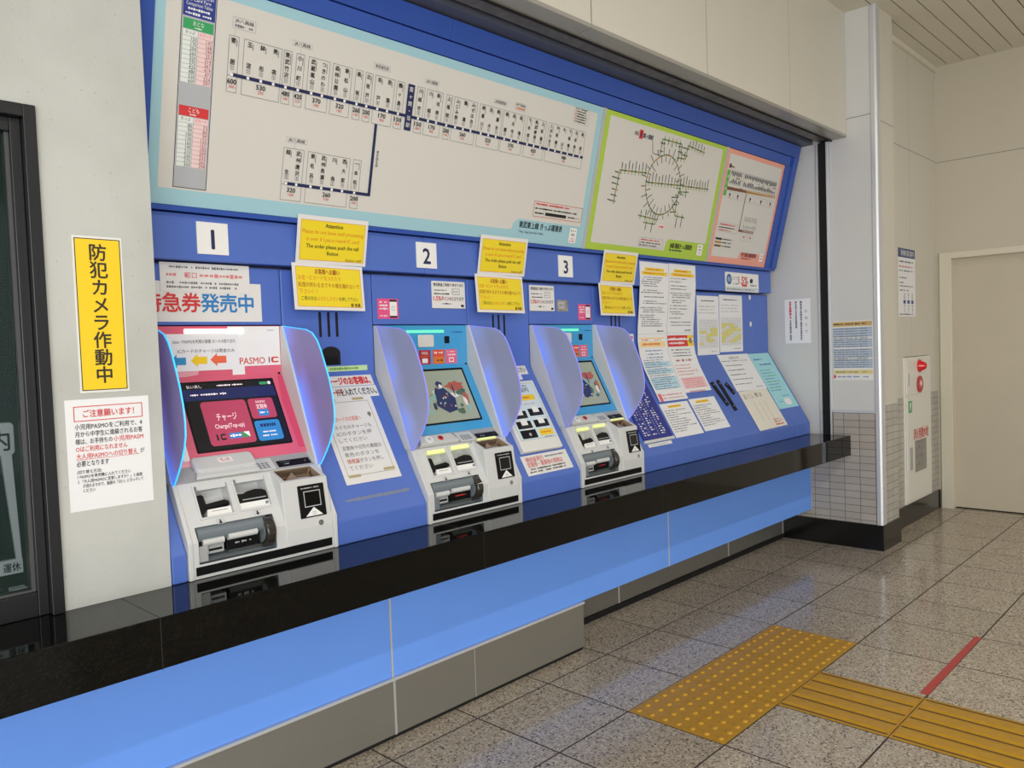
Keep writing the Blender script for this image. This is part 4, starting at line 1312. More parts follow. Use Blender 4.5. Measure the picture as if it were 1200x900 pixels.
arrow(.012, .033, .052, .044, mat('sky_blue_ink', '#2f93c9')); arrow(.080, .034, .055, .044, YEL); arrow(.146, .035, .056, .044, mat('coral_ink', '#ee6a48'))
tag(s.build('arrow_notice'), 'white paper with blue, yellow and red arrows on the face of machine 1', 'notice')
# pink stickers
for u, v, l in ((-.484, 1.516, 'small pink sticker with a phone above machine 2'), (.768, 1.514, 'small pink sticker with a phone above machine 3')):
    s = place(HDR, u, v, .104, .080, HOTPINK, t=.0004, r=.003)
    for i in range(3): s.greek(.010, .055, .066 - i * .013, .010, WHITE, 2)
    s.greek(.010, .048, .012, .007, WHITE, 2); s.rect(.060, .006, .096, .074, WHITE, 2, r=.003); s.rect(.060, .004, .096, .012, BLACK, 3); s.rect(.060, .068, .096, .076, BLACK, 3); s.frame(.070, .034, .086, .050, .002, LGREY, 3)
    tag(s.build('pink_sticker'), l, 'sticker', 'pink phone stickers')
# point notices
for u, v, w, h, l in ((-.201, 1.560, .190, .116, 'white point campaign notice above machine 2'), (.405, 1.555, .180, .124, 'white point campaign notice above machine 3')):
    s = place(HDR, u, v, w, h, LAM, r=.005)
    s.text('東武鉄道ご利用で 貯まります', w / 2, h * .87, .014, BLACK, 3, width=w * .9, bold=.015); s.greek(.012, w * .5, h * .67, .008, GREYINK, 2); s.greek(.012, w * .55, h * .54, .008, BLACK, 2)
    s.frame(w * .6, h * .52, w * .83, h * .74, .002, GREYINK, 2); s.greek(w * .62, w * .82, h * .63, .012, LGREY, 2)
    s.text('1.5%', .008, h * .38, .024, RED, 3, width=w * .22, align='L', bold=.03); s.text('ポイントになります', w * .27, h * .37, .018, BLACK, 3, width=w * .68, align='L', bold=.01); s.text('ポイント', w * .27, h * .37, .0185, RED, 4, width=w * .3, align='L')
    s.greek(w * .3, w * .6, h * .18, .007, GREYINK, 2); s.rect(w * .39, h * .16, w * .44, h * .21, BLACK, 3); s.rect(.0, 0, w, .002, GREYINK, 2); s.rect(w * .86, .008, w * .95, .018, BLACK, 2)
    tag(s.build('point_notice'), l, 'notice', 'white point notices')
s = place(HDR, .603, 1.557, .083, .055, mat('foil_label', '#b9b7ae', rough=.2, metal=.7, var=.3, vscale=40), r=.004)
s.rect(.012, .012, .060, .046, LGREY, 1); s.greek(.02, .06, .03, .01, GREYINK, 2)
tag(s.build('foil_sticker'), 'small silvery foil sticker right of the point notice above machine 3', 'sticker')
s = place(UP, 1.170, 1.388, .074, .050, WHITE, r=.003); s.text('注意', .038, .025, .032, RED, 2, width=.055, bold=.04)
tag(s.build('red_lettered_sticker'), 'small white sticker with red letters behind the right shield of machine 3', 'sticker')
# little screw cap labels
for u, v, fn, l in ((-.243, 1.795, BAND, 'small blank white label beside number plate 2'), (2.585, 1.655, UP, 'upper small white label at the right end of the console'), (2.590, 1.475, UP, 'lower small white label at the right end of the console')):
    s = place(fn, u, v, .024, .030, WHITE, t=.002, r=.003); s.frame(.002, .002, .022, .028, .0008, LGREY, 1)
    tag(s.build('blank_label'), l, 'label')

# ---- sheets on the slope between machines 1 and 2
s = place(UP, -.775, 1.317, .230, .020, mat('pale_green_tape', '#c4e3a0', rough=.4)); s.greek(.03, .20, .010, .012, mat('green_ink', '#6d9a4a'), 2)
tag(s.build('green_strip'), 'thin pale green strip under the call recess between machines 1 and 2', 'strip')
s = place(P_slope, -.770, .513, .238, .045, LAM, ang=.0); s.text('チャージのお客様は、', .118, .0225, .034, RED, 3, width=.215, bold=.05)
tag(s.build('lettered_strip'), 'white strip with big red letters between machines 1 and 2', 'notice')
s = place(P_slope, -.775, .463, .246, .048, LAM, ang=.0); s.text('カードを入れてください。', .128, .025, .032, BLACK, 3, width=.222, bold=.025); s.text('カード', .017, .025, .0325, RED, 4, width=.066, align='L', bold=.025)
tag(s.build('lettered_strip'), 'white strip with black letters just above the tall taped laminated notice', 'notice')
s = place(P_slope, -.815, .122, .242, .350, LAM, ang=.0, gap=.0016)
s.frame(.018, .030, .222, .325, .0016, mat('khaki_ink', '#8d8667'), 2)
s.text('ICカードのお客様へ', .10, .255, .020, mat('orange_red_ink', '#df6a4a'), 3, width=.125)
for i, tx in enumerate(('スイカのチャージも', 'ICのボタンを押', 'してください')): s.text(tx, .035, .222 - i * .026, .018, GREYINK, 3, width=(.16, .15, .12)[i], align='L')
for i, tx in enumerate(('定期券や切符の乗越は', '青色のボタンを', '領収証ボタンを押し', 'てください')):
    s.text(tx, .035, .138 - i * .026, .018, GREYINK, 3, width=(.17, .15, .16, .10)[i], align='L')
s.text('領収証', .035, .086, .0182, MATS['orange_red_ink'], 4, width=.054, align='L')
for a, b_ in ((.03, .330), (.155, .330), (.02, .024), (.175, .034)): s.rect(a, b_, a + .05, b_ + .010, mat('old_tape', '#b5a77a', rough=.3), 4)
s.disc(.205, .268, .008, MATS['khaki_ink'], 3); s.poly([(.198, .266), (.212, .266), (.205, .252)], MATS['khaki_ink'], 3)
tag(s.build('laminated_notice'), 'tall laminated notice with taped corners between machines 1 and 2', 'notice')
s = Sheet(P_slope, -.84, .058, t=.0003, gap=.0004)
for i in range(9):
    a = i * .031; s.poly([(a, .002 + random.uniform(0, .004)), (a + .03, .001 + random.uniform(0, .004)), (a + .03, .013 + random.uniform(0, .004)), (a, .012 + random.uniform(0, .004))], mat('tape_residue', '#7d86a0', rough=.7), 0)
tag(s.build('tape_residue'), 'grey streak of tape residue low on the panel between machines 1 and 2', 'tape residue')

# ---- between machines 2 and 3
s = place(P_slope, .215, .512, .140, .046, LAM); s.text('ください', .090, .025, .028, BLACK, 3, width=.08, bold=.02); s.greek(.01, .045, .025, .02, BLACK, 2)
tag(s.build('lettered_strip'), 'white strip with black letters at the top of the slope between machines 2 and 3', 'notice')
s = place(P_slope, .235, .486, .066, .027, PAPER); s.greek(.008, .058, .014, .008, LGREY, 2)
tag(s.build('blank_label'), 'small pale label just above the raised guide panel between machines 2 and 3', 'label')
t = thing('guide_panel', 'raised white box panel with pictures of note and coin slots between machines 2 and 3', 'panel', (.2, .6, .93))
m = MB(); m.solid(P_slope, [(.072, .122), (.330, .122), (.334, .467), (.074, .467)], .0006, .024, mat('white_panel_plastic', '#e4e3dd', rough=.35)); m.build('panel_box', t, bevel=.003)
s = Sheet(P_slope, .072, .122, t=.0004, gap=.0242)
s.rect(.016, .055, .244, .330, mat('pale_blue_face', '#d3e4ea', rough=.4), 0); s.frame(.014, .053, .246, .332, .002, LGREY, 1)
s.text('ご利用案内', .125, .298, .026, BLACK, 3, width=.15); s.greek(.03, .22, .318, .008, GREYINK, 2); s.rect(.04, .244, .22, .272, YEL, 2); s.greek(.06, .20, .258, .012, ORANGE, 3); s.greek(.05, .21, .226, .008, MATS['pale_red_ink'], 2)
for a, b_ in ((.028, .158), (.138, .165), (.030, .108), (.142, .108), (.036, .060)):
    s.rect(a, b_, a + .092, b_ + .036, MBLACK, 2); s.rect(a + .03, b_ + .014, a + .07, b_ + .046, WHITE, 3); s.rect(a + .02, b_ + .004, a + .085, b_ + .016, BLACK, 4)
s.rect(.030, .060, .128, .100, MBLACK, 5); s.disc(.085, .078, .008, LGREY, 6); s.rect(.150, .066, .236, .096, YEL, 2, r=.005); s.greek(.16, .225, .081, .010, ORANGE, 3); s.greek(.17, .236, .058, .006, GREYINK, 2)
s.build('panel_print', t)
s = place(P_slope, .062, .022, .300, .092, LAM, ang=.006)
s.text('領収証発行', .022, .072, .022, MATS['pale_red_ink'], 3, width=.115, align='L', bold=.04); s.greek(.15, .285, .075, .010, GREYINK, 2); s.text('定期券・乗車券の発売は', .022, .048, .024, MATS['pale_red_ink'], 3, width=.23, align='L', bold=.04)
s.greek(.03, .28, .027, .010, BLACK, 2); s.greek(.02, .28, .014, .010, BLACK, 2)
tag(s.build('red_lettered_notice'), 'white notice with red outlined letters below the raised guide panel', 'notice')

# ---- right of machine 3
t = thing('braille_fare_board', 'tilted dark blue board with rows of raised white dots, right of machine 3', 'board', (1.09, .62, .9))
m = MB(); m.solid(P_slope, [(.958, .084), (1.224, .080), (1.225, .500), (.958, .500)], .0006, .008, mat('deep_blue_plastic', '#252f8c', rough=.35)); m.build('blue_plate', t, bevel=.002)
s = Sheet(P_slope, .958, .084, t=.0003, gap=.0082)
for i in range(9):
    for j in range(30):
        if random.random() < .8 and i % 3 != 2: s.rect(.020 + i * .026, .02 + j * .0132, .020 + i * .026 + random.choice((.006, .012, .018)), .026 + j * .0132, WHITE, 1)
for j in range(26): s.rect(.018 + 2 * .026, .02 + j * .015, .024 + 2 * .026, .027 + j * .015, LGREY, 1); s.rect(.018 + 5 * .026, .02 + j * .015, .024 + 5 * .026, .027 + j * .015, LGREY, 1)
s.rect(.10, .25, .125, .262, RED, 2)
s.build('raised_dots', t)
m = MB(); m.solid(P_slope, rr(.955, .064, 1.226, .079, .002), .0006, .010, MGREY); m.build('bottom_rail', t)
s = place(P_slope, .978, .042, .216, .018, LAM); s.greek(.02, .19, .009, .006, LGREY, 2)
tag(s.build('blank_label'), 'long pale label strip below the dark blue dotted board', 'label')


def draped(u, w, top_y, v_top, v_wall, length):
    """mapping for a long chain of sheets: down the band, over the edge, then down the slope; b=0 at the foot, rising"""
    path = [(.7625, v_top), (.7625, 1.72), (.772, 1.60), (.785, 1.48), (.789, 1.40), (.778, 1.32), (.752, 1.245), (.70, 1.145)]
    d = .0
    # finish down the slope
    end = Vector((.515 + SU.y * length + SN.y * .004, .818 + SU.z * length + SN.z * .004))
    path.append((end.x, end.y))
    segs = [0]
    for p, q in zip(path, path[1:]): segs.append(segs[-1] + math.hypot(q[0] - p[0], q[1] - p[1]))
    tot = segs[-1]

    def fn(a, b_, h):
        dist = min(max(tot - b_, 0), tot)
        for i in range(len(path) - 1):
            if dist <= segs[i + 1] + 1e-9: break
        f = (dist - segs[i]) / (segs[i + 1] - segs[i])
        y = path[i][0] + (path[i + 1][0] - path[i][0]) * f; z = path[i][1] + (path[i + 1][1] - path[i][1]) * f
        tx = Vector((path[i + 1][0] - path[i][0], path[i + 1][1] - path[i][1])).normalized()
        return (a, y + tx.y * h if False else y - abs(tx.y) * h, z + (-tx.x) * h * (1 if tx.x < 0 else -1) * (1 if tx.x < 0 else 0))
    return fn, tot


def chain(name, u, w, v_top, length, label, second):
    fn, tot = draped(u, w, 0, v_top, 0, length)
    s = Sheet(fn, u, 0, t=.0006, gap=.0004)
    for i in range(34):
        s.rect(0, tot * i / 34, w, tot * (i + 1) / 34, PAPER, 0)
    top = tot
    s.rect(.05, top - .050, w - .05, top - .032, YEL, 1); s.rect(.02, top - .072, w - .02, top - .053, YEL, 1)
    s.greek(.07, w - .07, top - .041, .010, ORANGE, 2); s.greek(.04, w - .04, top - .062, .010, ORANGE, 2)
    s.rect(0, top - .40, w, top - .3985, LGREY, 1)
    yv = top - .085
    while yv > top - .375:
        s.greek(.015 + (.02 if random.random() < .4 else 0), w - .012, yv, .008, random.choice((MDARK, GREYINK, GREYINK)), 2, fill=random.uniform(.35, .95))
        yv -= random.choice((.012, .012, .018, .024))
    s.greek(w * .65, w - .03, top - .385, .010, BLACK, 2)
    p2 = top - .41
    if second == 'yellow':
        s.rect(.015, p2 - .065, w - .02, p2 - .010, mat('pale_orange_print', '#f6d9a0', rough=.5), 1, n=4); s.greek(.03, w - .03, p2 - .025, .014, ORANGE, 2); s.greek(.04, w - .05, p2 - .048, .016, ORANGE, 2)
        for i in range(3): s.greek(.06, w - .05, p2 - .085 - i * .02, .010, mat('mid_blue_ink', '#5a7fb5'), 2)
        PB = mat('pale_blue_print_block', '#bcdcea', rough=.5)
        s.rect(.015, p2 - .225, w - .015, p2 - .150, PB, 1, n=4); s.rect(.015, p2 - .32, w - .015, p2 - .245, PB, 1, n=4)
        for i in range(14): s.greek(.02, w - .02, p2 - .140 - i * .0135, .008, [MATS['mid_blue_ink'], GREYINK][i % 2], 2, fill=random.uniform(.6, .95))
        s.rect(.012, p2 - .40, .042, p2 - .345, PINK, 2); s.greek(.05, w - .02, p2 - .355, .008, RED, 2); s.greek(.05, w - .02, p2 - .375, .008, MATS['pale_red_ink'], 2); s.greek(.05, w - .04, p2 - .395, .008, GREYINK, 2)
    else:
        s.rect(.004, p2 - .070, w - .07, p2 - .004, RED, 1, n=3); s.rect(w - .07, p2 - .070, w - .004, p2 - .004, YEL, 1, n=3); s.disc(w - .036, p2 - .037, .018, MATS['khaki_ink'], 2)
        s.greek(.015, w - .08, p2 - .023, .016, WHITE, 2); s.greek(.02, w - .09, p2 - .050, .018, WHITE, 2); s.text('！', w - .036, p2 - .037, .03, BLACK, 3)
        for i in range(3): s.greek(.03, w - .03, p2 - .09 - i * .018, .010, GREYINK, 2)
        s.greek(.05, w - .06, p2 - .155, .020, MATS['brown_red_ink'], 2)
        for i in range(4): s.greek(.02, w - .04, p2 - .185 - i * .02, .009, MATS['pale_red_ink'], 2, fill=random.uniform(.5, .9))
        s.text('!?', w - .06, p2 - .225, .035, PINK, 3)
        s.rect(.02, p2 - .335, w - .02, p2 - .265, mat('rose_print_block', '#f2c6cc', rough=.5), 1, n=4)
        for i in range(5): s.greek(.03, w - .03, p2 - .275 - i * .013, .008, MATS['pale_red_ink'], 2)
        s.greek(.05, w - .05, p2 - .355, .012, MATS['pale_red_ink'], 2)
    o = s.mb.build(name, fix=False)
    tag(o, label, 'notice')


chain('hanging_sheets', 1.266, .290, 1.835, .283, 'left long chain of white sheets over the console, with blue blocks', 'yellow')
chain('hanging_sheets', 1.558, .290, 1.838, .318, 'right long chain of white sheets over the console, with red heading', 'red')


def texted(s, w, h, top, n, m, lo=.4, step=.014, size=.007):
    for i in range(n): s.greek(.014, w - .014, top - i * step, size, m, 2, fill=random.uniform(lo, .97))


s = place(P_slope, 1.252, .066, .284, .205, PAPER, ang=0); s.rect(.07, .176, .20, .190, YEL, 1); s.greek(.08, .19, .183, .008, ORANGE, 2); texted(s, .284, .2, .16, 10, GREYINK)
tag(s.build('loose_sheet'), 'white sheet with yellow heading lowest on the slope, beside the dark blue board', 'notice', 'small sheets low on the slope')
s = place(P_slope, 1.556, .072, .285, .206, PAPER); s.rect(.06, .176, .20, .192, YEL, 1); s.greek(.07, .19, .184, .008, ORANGE, 2); texted(s, .285, .2, .16, 10, GREYINK)
tag(s.build('loose_sheet'), 'white sheet with yellow heading lowest on the slope, left of the black straps', 'notice', 'small sheets low on the slope')

for u, l in ((1.915, 'left white timetable sheet with yellow cells on the upright blue panel'), (2.187, 'right white timetable sheet with yellow cells on the upright blue panel')):
    s = place(UP, u, 1.312 if u > 2 else 1.300, .265 if u < 2 else .300, .366, PAPER, gap=.001)
    w = s.w
    s.greek(.05, w - .05, .335, .011, GREYINK, 2); s.greek(.02, w - .03, .30, .008, LGREY, 2); s.greek(.02, w - .05, .28, .008, LGREY, 2); s.greek(.02, w - .03, .26, .008, LGREY, 2)
    PY = mat('highlighter_yellow', '#eee36e', rough=.5)
    for i in range(10):
        for j in range(5):
            a0, b0 = .02 + j * (w - .04) / 5, .222 - i * .018
            s.frame(a0, b0 - .018, a0 + (w - .04) / 5, b0, .0010, LGREY, 3)
            if random.random() < .55 and 1 < i < 9: s.rect(a0, b0 - .018, a0 + (w - .04) / 5, b0, PY, 1)
            s.greek(a0 + .006, a0 + (w - .04) / 5 - .004, b0 - .009, .007, LGREY, 2)
    s.greek(w * .6, w - .03, .02, .007, GREYINK, 2)
    tag(s.build('timetable_sheet'), l, 'notice', 'white timetable sheets')

s = place(P_slope, 2.135, .287, .400, .266, PAPER, ang=-.004, gap=.0012)
s.text('お知らせ', .19, .240, .022, GREYINK, 3, width=.13); texted(s, .38, .27, .218, 1, GREYINK, .8)
for i in range(5): s.greek(.03, .37, .185 - i * .034, .009, GREYINK, 2, fill=random.uniform(.55, .9))
s.greek(.27, .38, .02, .008, GREYINK, 2)
tag(s.build('loose_sheet'), 'white typed sheet on the slope above the handwritten one', 'notice')
s = place(P_slope, 2.142, .008, .385, .275, mat('cream_paper', '#e9e3d6', rough=.55), ang=.012, gap=.0022)
for tx, a, b_, sz in (('お', .05, .235, .04), ('く', .10, .235, .036), ('し', .145, .238, .036), ('物', .20, .238, .036), ('は', .255, .238, .036)): s.text(tx, a, b_, sz, GREYINK, 3)
for i in range(3): s.vgreek(.12 + i * .07, .19, .06, .012, mat('pale_ink', '#cfc3a4'), 2)
s.text('窓口へ', .30, .045, .032, RED, 3, width=.12); s.greek(.24, .36, .018, .014, RED, 2)
tag(s.build('handwritten_sheet'), 'cream handwritten sheet with red words at its lower right corner', 'notice')
s = place(P_slope, 2.540, .126, .292, .422, CYANP, gap=.0010)
s.greek(.03, .16, .375, .020, MATS['mid_blue_ink'], 2); s.greek(.07, .26, .335, .018, MATS['mid_blue_ink'], 2)
for i in range(8): s.greek(.03, .26, .29 - i * .022, .008, [GREEN, MATS['mid_blue_ink']][i % 2], 2, fill=random.uniform(.5, .9))
s.rect(.13, .022, .22, .070, WHITE, 2, r=.018); s.greek(.05, .11, .05, .008, MATS['mid_blue_ink'], 2); s.greek(.14, .25, .09, .008, MATS['mid_blue_ink'], 2)
tag(s.build('cyan_sheet'), 'pale cyan sheet at the right end of the slope', 'notice')
for (u0, v0, u1, v1, l) in ((1.895, .370, 1.938, .205, 'left of the two long black straps on the blue slope'), (1.975, .378, 1.998, .165, 'right of the two long black straps on the blue slope'), (2.050, .352, 2.088, .276, 'short black strap half under the white typed sheet')):
    m = MB(); d = Vector((u1 - u0, v1 - v0)).normalized(); n = Vector((-d.y, d.x)) * .0165
    fn = P_slope
    m.solid(fn, [(u0 - n.x, v0 - n.y), (u1 - n.x, v1 - n.y), (u1 + n.x, v1 + n.y), (u0 + n.x, v0 + n.y)], .0006, .006, mat('black_velcro', '#141519', rough=.9, bump=.5, vscale=300))
    for f in (.12, .85): m.solid(fn, [(u0 + (u1 - u0) * f - .006, v0 + (v1 - v0) * f - .004), (u0 + (u1 - u0) * f + .006, v0 + (v1 - v0) * f - .004), (u0 + (u1 - u0) * f + .006, v0 + (v1 - v0) * f + .004), (u0 + (u1 - u0) * f - .006, v0 + (v1 - v0) * f + .004)], .006, .007, MDARK)
    tag(m.build('black_strap'), l, 'strap', 'black straps')
# percent sticker on the band at the right
s = place(BAND, 2.208, 1.698, .450, .122, WHITE, r=.004)
s.rect(0, 0, .450, .030, mat('pale_grey_print', '#d5dbe0', rough=.4), 1); s.greek(.02, .43, .015, .010, GREYINK, 2)
s.poly([(.05 + .034 * math.cos(a), .077 + .034 * math.sin(a)) for a in [2 * math.pi * i / 20 for i in range(20)]], mat('teal_blue_print', '#2a69a8', rough=.4), 2); s.text('東武', .05, .077, .03, WHITE, 3, width=.04)
s.text('ICで', .13, .085, .026, GREEN, 3, width=.06); s.greek(.10, .17, .05, .014, GREYINK, 2); s.text('1.5%', .235, .078, .062, RED, 3, width=.125, bold=.03); s.rect(.215, .036, .285, .050, RED, 2); s.poly([(.325, .075), (.345, .092), (.368, .085), (.362, .062), (.335, .060)], BLACK, 3); s.greek(.33, .42, .045, .014, GREYINK, 2)
tag(s.build('percent_sticker'), 'white percent sticker with a blue disc at the right end of the band', 'sticker')
# vertical notice on the white recess wall (faces the viewer's left)
s = place(P_endw(2.884), -.688, 1.350, .180, .300, PAPER, ang=0.0)
s.vtext('お知らせ', .150, .225, .07, .020, GREYINK, 3)
s.vgreek(.115, .285, .02, .018, GREYINK, 2); s.vgreek(.080, .285, .10, .018, GREYINK, 2); s.vgreek(.040, .285, .17, .020, RED, 2); s.vgreek(.040, .16, .02, .018, GREYINK, 2)
tag(s.build('vertical_notice'), 'white notice with upright grey and red lines on the recess wall', 'notice')
# timetable on the pier
s = place(P_endw(2.884), -.374, 1.099, .269, .385, LAM, gap=.0008)
s.rect(.004, .350, .265, .380, mat('dull_gold_print', '#c9a869', rough=.4), 1); s.greek(.02, .25, .365, .012, BLACK, 2)
PBL = mat('grey_blue_cells', '#a7b7cb', rough=.4)
for k, (b0, b1) in enumerate(((.278, .342), (.212, .268), (.146, .204), (.078, .136))):
    s.rect(.004, b0, .265, b1, PBL, 1)
    for i in range(4): s.rect(.004, b0 + (b1 - b0) * i / 4, .265, b0 + (b1 - b0) * i / 4 + .0012, WHITE, 2); s.greek(.01, .26, b0 + (b1 - b0) * (i + .5) / 4, .007, GREYINK, 3)
    s.rect(.09, b0, .0915, b1, WHITE, 2); s.rect(.18, b0, .1815, b1, WHITE, 2)
s.greek(.004, .26, .273, .008, GREYINK, 2); s.greek(.004, .26, .141, .008, BLACK, 2)
s.rect(.004, .040, .265, .066, mat('pale_gold_print', '#e0d08e', rough=.4), 1); s.greek(.03, .25, .053, .010, GREYINK, 2); s.rect(.006, .012, .03, .034, RED, 2); s.greek(.04, .25, .022, .012, MATS['mid_blue_ink'], 2)
tag(s.build('timetable_poster'), 'blue and gold timetable poster on the pier beside the shutter slot', 'poster')
# white pier: camera sign and card notice
s = place(P_wall(.515), -1.673, 1.301, .125, .415, mat('white_sign_plastic', '#e9e7df', rough=.4), t=.0015)
s.rect(.005, .006, .120, .409, YEL, 1); s.frame(.005, .006, .120, .409, .0022, BLACK, 2); s.vtext('防犯カメラ作動中', .0625, .395, .025, .044, mat('dark_brown_ink', '#33291c'), 3, bold=.025)
tag(s.build('camera_sign'), 'tall yellow security camera sign on the white pier', 'sign')
s = place(P_wall(.515), -1.713, .991, .214, .294, PAPER, ang=0)
s.frame(.020, .236, .196, .276, .0022, RED, 2); s.text('ご注意願います！', .108, .256, .020, RED, 3, width=.13, bold=.02)
for i, (tx, w, c) in enumerate((('小児用PASMOをご利用で、4', .172, BLACK), ('月から中学生に進級されるお客', .172, BLACK), ('様は、お手持ちの', .092, BLACK), ('Oはご利用になれません', .130, RED), ('大人用PASMOへの切り替え', .155, RED), ('必要となります', .080, BLACK))):
    s.text(tx, .021, .222 - i * .0195, .0150, c, 3, width=w, align='L', bold=.012)
s.text('小児用PASM', .116, .183, .0150, RED, 3, width=.078, align='L', bold=.012); s.text('が', .184, .144, .0150, BLACK, 3, width=.012, align='L'); s.rect(.021, .1345, .182, .1355, RED, 2)
for i, (tx, w) in enumerate((('(切り替え方法)', .06), ('1 PASMOを券売機に入れてください', .135), ('2 「大人用PASMOに変更しますか？」と画面', .165), ('が流れますので、画面の「はい」にタッチして', .155), ('ください', .03))):
    s.text(tx, .021 if i < 3 else .033, .103 - i * .0125, .0100, BLACK, 3, width=w, align='L', bold=.01)
tag(s.build('card_notice'), 'white printed notice with a red boxed heading below the yellow camera sign', 'notice')

# safety notice on the far wall
s = place(P_wall(.185), 3.615, 1.512, .368, .487, PAPER)
s.rect(0, .425, .365, .490, mat('sign_navy', '#2d4677', rough=.4), 1); s.text('駅構内図 案内', .20, .458, .042, WHITE, 2, width=.28)
s.greek(.02, .34, .395, .018, GREYINK, 2); s.greek(.02, .33, .36, .018, MATS['pale_red_ink'], 2); s.greek(.02, .34, .33, .014, GREYINK, 2); s.greek(.02, .20, .28, .014, GREYINK, 2); s.greek(.02, .12, .245, .014, GREYINK, 2); s.greek(.02, .34, .22, .012, GREYINK, 2); s.greek(.02, .24, .19, .012, GREYINK, 2)
for i in range(3): s.rect(.10 + i * .085, .095, .15 + i * .085, .120, DKBLUE, 2); s.vgreek(.125 + i * .085, .17, .125, .03, LGREY, 2); s.vgreek(.125 + i * .085, .09, .03, .03, LGREY, 2)
s.greek(.02, .33, .018, .014, GREYINK, 2)
tag(s.build('wall_notice'), 'white notice with navy heading on the far wall, half hidden by the pier', 'notice')
#==PROPS==
# ================================================================ FIRE CABINET
t = thing('fire_hydrant_cabinet', 'white fire hydrant cabinet with red lamp and alarm on the far wall', 'fire cabinet', (3.985, .18, .148))
CABW = mat('cabinet_white', '#e6e3da', rough=.35)
b = MB(); b.box(3.690, 4.280, .174, .30, .148, 1.218, CABW); b.build('cabinet_body', t, bevel=.003)
FY = .166
b = MB(); b.box(3.708, 4.255, FY, .1735, .945, 1.200, CABW); ub = b.build('alarm_panel', t, bevel=.002)
b = MB(); b.box(3.708, 4.255, FY, .1735, .165, .925, CABW); db = b.build('hose_door', t, bevel=.002)
LX = 3.985
LG = mat('red_lamp_glass', '#d0121c', rough=.12, coat=.6, emit=.12)
b = MB(); b.cyl((LX, FY, 1.148), (LX, FY - .010, 1.148), .047, RED, 28); b.cyl((LX, FY - .010, 1.148), (LX, FY - .042, 1.148), .042, LG, 28, r1=.026); b.dome((LX, FY - .042, 1.148), (0, -1, 0), .026, .012, LG, 28); b.build('alarm_lamp', ub, smooth=True)
b = MB(); b.cyl((LX, FY, 1.012), (LX, FY - .010, 1.012), .062, mat('alarm_red', '#c03038', rough=.35), 32); pb = b.build('push_button_plate', ub, bevel=.002, smooth=True)
b = MB(); b.cyl((LX, FY - .010, 1.018), (LX, FY - .013, 1.018), .028, mat('clear_cover', '#d6a0a0', rough=.1), 24); b.cyl((LX, FY - .013, 1.018), (LX, FY - .015, 1.018), .012, WHITE, 16); b.build('push_button', pb, smooth=True)
b = MB(); b.box(3.750, 3.757, FY - .002, FY, 1.01, 1.10, MDARK); b.build('latch', ub)
s = Sheet(P_wall(FY), 0, 0, t=.0005, gap=.0003); s.base(3.735, .815, 3.810, .900, GREEN); s.rect(3.76, .829, 3.788, .887, WHITE, 1); s.poly([(3.764, .833), (3.784, .833), (3.774, .872)], GREEN, 2); s.build('green_sticker', db)
s = Sheet(P_wall(FY), 0, 0, t=.0003, gap=.0003); s.text('消火用散水栓', 4.01, .648, .080, RED, 1, width=.34, bold=.02); s.build('red_lettering', db)
b = MB(); b.solid(P_wall(FY), rr(3.755, .395, 3.80, .560, .006), .0003, .006, MGREY2); b.build('pull_handle', db)
s = Sheet(P_wall(FY), 0, 0, t=.0006, gap=.0003); s.base(3.865, .365, 4.13, .600, mat('metal_label', '#a29f98', rough=.4, metal=.4))
for i in range(3): s.disc(3.965 + .03 * (i % 2), .545 - i * .06, .016, MDARK, 1, 10); s.line(3.895, .53 - i * .06, 3.955, .545 - i * .06, .008, MDARK, 1); s.line(4.005, .52 - i * .06, 4.055, .54 - i * .055, .012, MDARK, 1)
s.greek(3.885, 4.105, .585, .012, MDARK, 1); s.build('instruction_plate', db)

# ================================================================ FLOOR MARKINGS
TYEL = mat('tactile_yellow', '#b98a1f', rough=.3, var=.08, vscale=30)
TGRV = mat('tactile_groove', '#5e430e', rough=.7)
tl = ['nearest to the counter front corner', 'in the middle of the three', 'farthest along towards the tiled pier']
for i, l in enumerate(('yellow dotted paving tile, nearest the viewer of the row of three', 'yellow dotted paving tile, middle one of the row of three', 'yellow dotted paving tile, farthest of the row of three')):
    m = MB(); x0 = .4 * i
    m.box(x0 + .002, x0 + .398, -.398, -.002, 0.0, .002, TYEL)
    for a in range(7):
        for c in range(7):
            m.dome((x0 + .029 + a * .057, -.029 - c * .057, .002), (0, 0, 1), .0125, .0065, TYEL, 12, 4)
    o = m.build('dotted_paving_tile', fix=False, smooth=True); tag(o, l, 'paving tile', 'yellow dotted paving tiles')
for i, l in enumerate(('yellow ribbed paving tile touching the dotted ones', 'yellow ribbed paving tile at the right edge, past the red tape end')):
    m = MB(); y1 = -.4 - .4 * i
    m.box(.402, .798, y1 - .398, y1 - .002, 0, .002, TGRV if False else TYEL)
    for k in range(5):
        xc = .418 + .0905 * k
        m.box(xc - .0045, xc + .0045, y1 - .392, y1 - .008, .0021, .0024, TGRV)
    for k in range(4):
        xa = .428 + .0905 * k
        m.prism([(xa, .002), (xa + .012, .006), (xa + .059, .006), (xa + .071, .002)], y1 - .390, y1 - .010, TYEL, 'Y')
    o = m.build('ribbed_paving_tile'); tag(o, l, 'paving tile', 'yellow ribbed paving tiles')
m = MB(); m.solid(P_floor, [(.832, -.802), (1.603, -.800), (1.603, -.773), (.832, -.770)], .0003, .0012, mat('red_floor_tape', '#b8433f', rough=.45, var=.08, vscale=30))
tag(m.build('red_floor_tape'), 'strip of red tape on the grey floor beyond the ribbed tiles', 'tape')

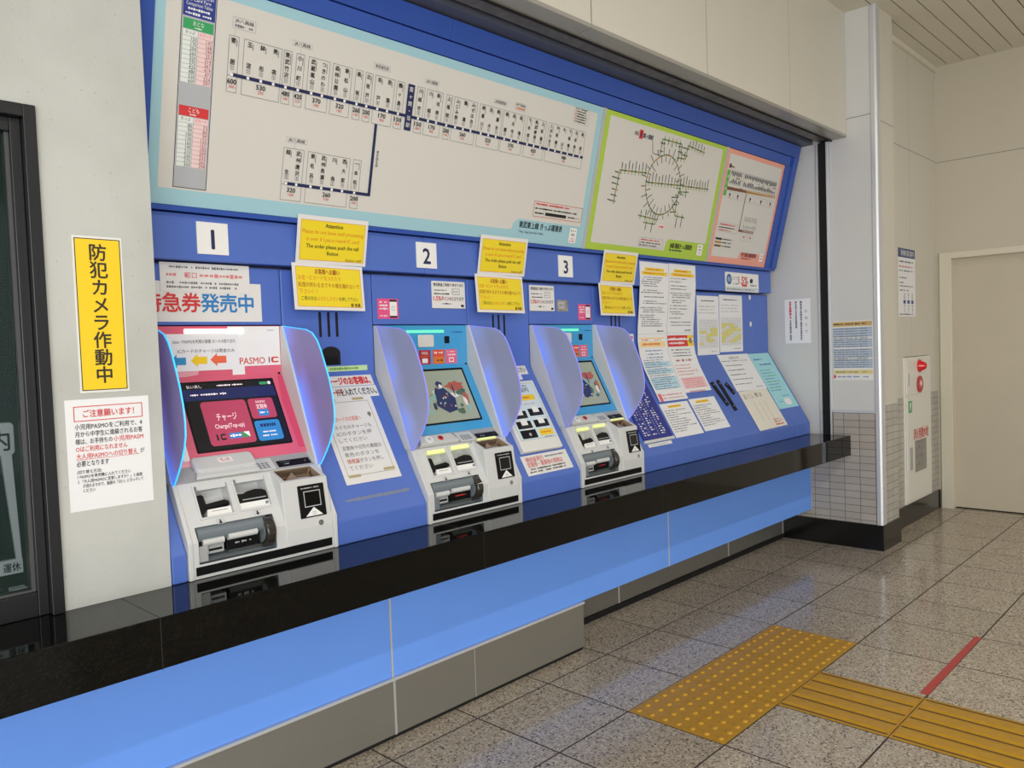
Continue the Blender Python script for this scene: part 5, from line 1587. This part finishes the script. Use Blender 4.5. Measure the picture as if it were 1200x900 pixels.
# ================================================================ INSIDE THE OFFICE WINDOW
t = thing('sign_stand', 'white slanted sign stand behind the dark office window', 'sign stand', (-2.0, .72, .736))
WST = mat('stand_white', '#d5e0e6', rough=.4)
fnw = P_wall(.66)
m = MB(); m.solid(fnw, rr(-2.3, 1.146, -1.797, 1.232, .012), 0, .015, WST)
m.build('top_sign', t, bevel=.003)
s = Sheet(P_wall(.645), 0, 0, t=.0003, gap=.0003); s.text('案内', -1.862, 1.186, .055, BLACK, 1, width=.105, bold=.02); s.build('lettering', t)
m = MB(); m.solid(fnw, [(-1.830, 1.15), (-1.806, 1.15), (-1.797, .868), (-1.809, .868)], .001, .014, WST); m.solid(fnw, [(-2.28, 1.15), (-2.25, 1.15), (-2.28, .868), (-2.31, .868)], .001, .014, WST); m.build('stand_leg', t)
m = MB(); m.solid(fnw, rr(-2.3, .832, -1.796, .870, .002), .0, .015, WST); m.build('bottom_bar', t)
s = Sheet(P_wall(.645), 0, 0, t=.0003, gap=.0003); s.text('運休', -1.822, .850, .024, BLACK, 1, width=.040, bold=.02); s.greek(-1.95, -1.85, .850, .018, GREYINK, 1); s.build('lettering', t)
m = MB(); m.box(-2.26, -2.23, .66, .80, .7365, .834, WST); m.box(-1.93, -1.90, .66, .80, .7365, .834, WST); m.build('foot', t)
t = thing('pale_box', 'small pale blue box low inside the dark office window', 'box', (-1.815, .62, .737))
m = MB(); m.box(-1.832, -1.800, .605, .640, .737, .790, mat('box_blue_white', '#c3d7e3', rough=.5)); m.build('box_body', t, bevel=.002)
m = MB(); m.box(-1.834, -1.798, .603, .642, .790, .800, WST); m.build('box_lid', t, bevel=.002)
t = thing('coin_tray', 'corner of a pale tray on the counter at the extreme left edge', 'tray', (-2.03, .47, .7375))
m = MB()
for q in ((-2.16, -1.925, .395, .405), (-2.16, -1.925, .50, .510), (-2.16, -2.15, .405, .50), (-1.935, -1.925, .405, .50)): m.box(q[0], q[1], q[2], q[3], .7375, .755, WST)
m.build('tray_rim', t); m = MB(); m.box(-2.15, -1.935, .405, .50, .7375, .741, WST); m.build('tray_floor', t)

# tidy: the lettering helper is not part of the place
bpy.data.objects.remove(_fo)
for o in bpy.data.objects:
    if '_org' in o: del o['_org']
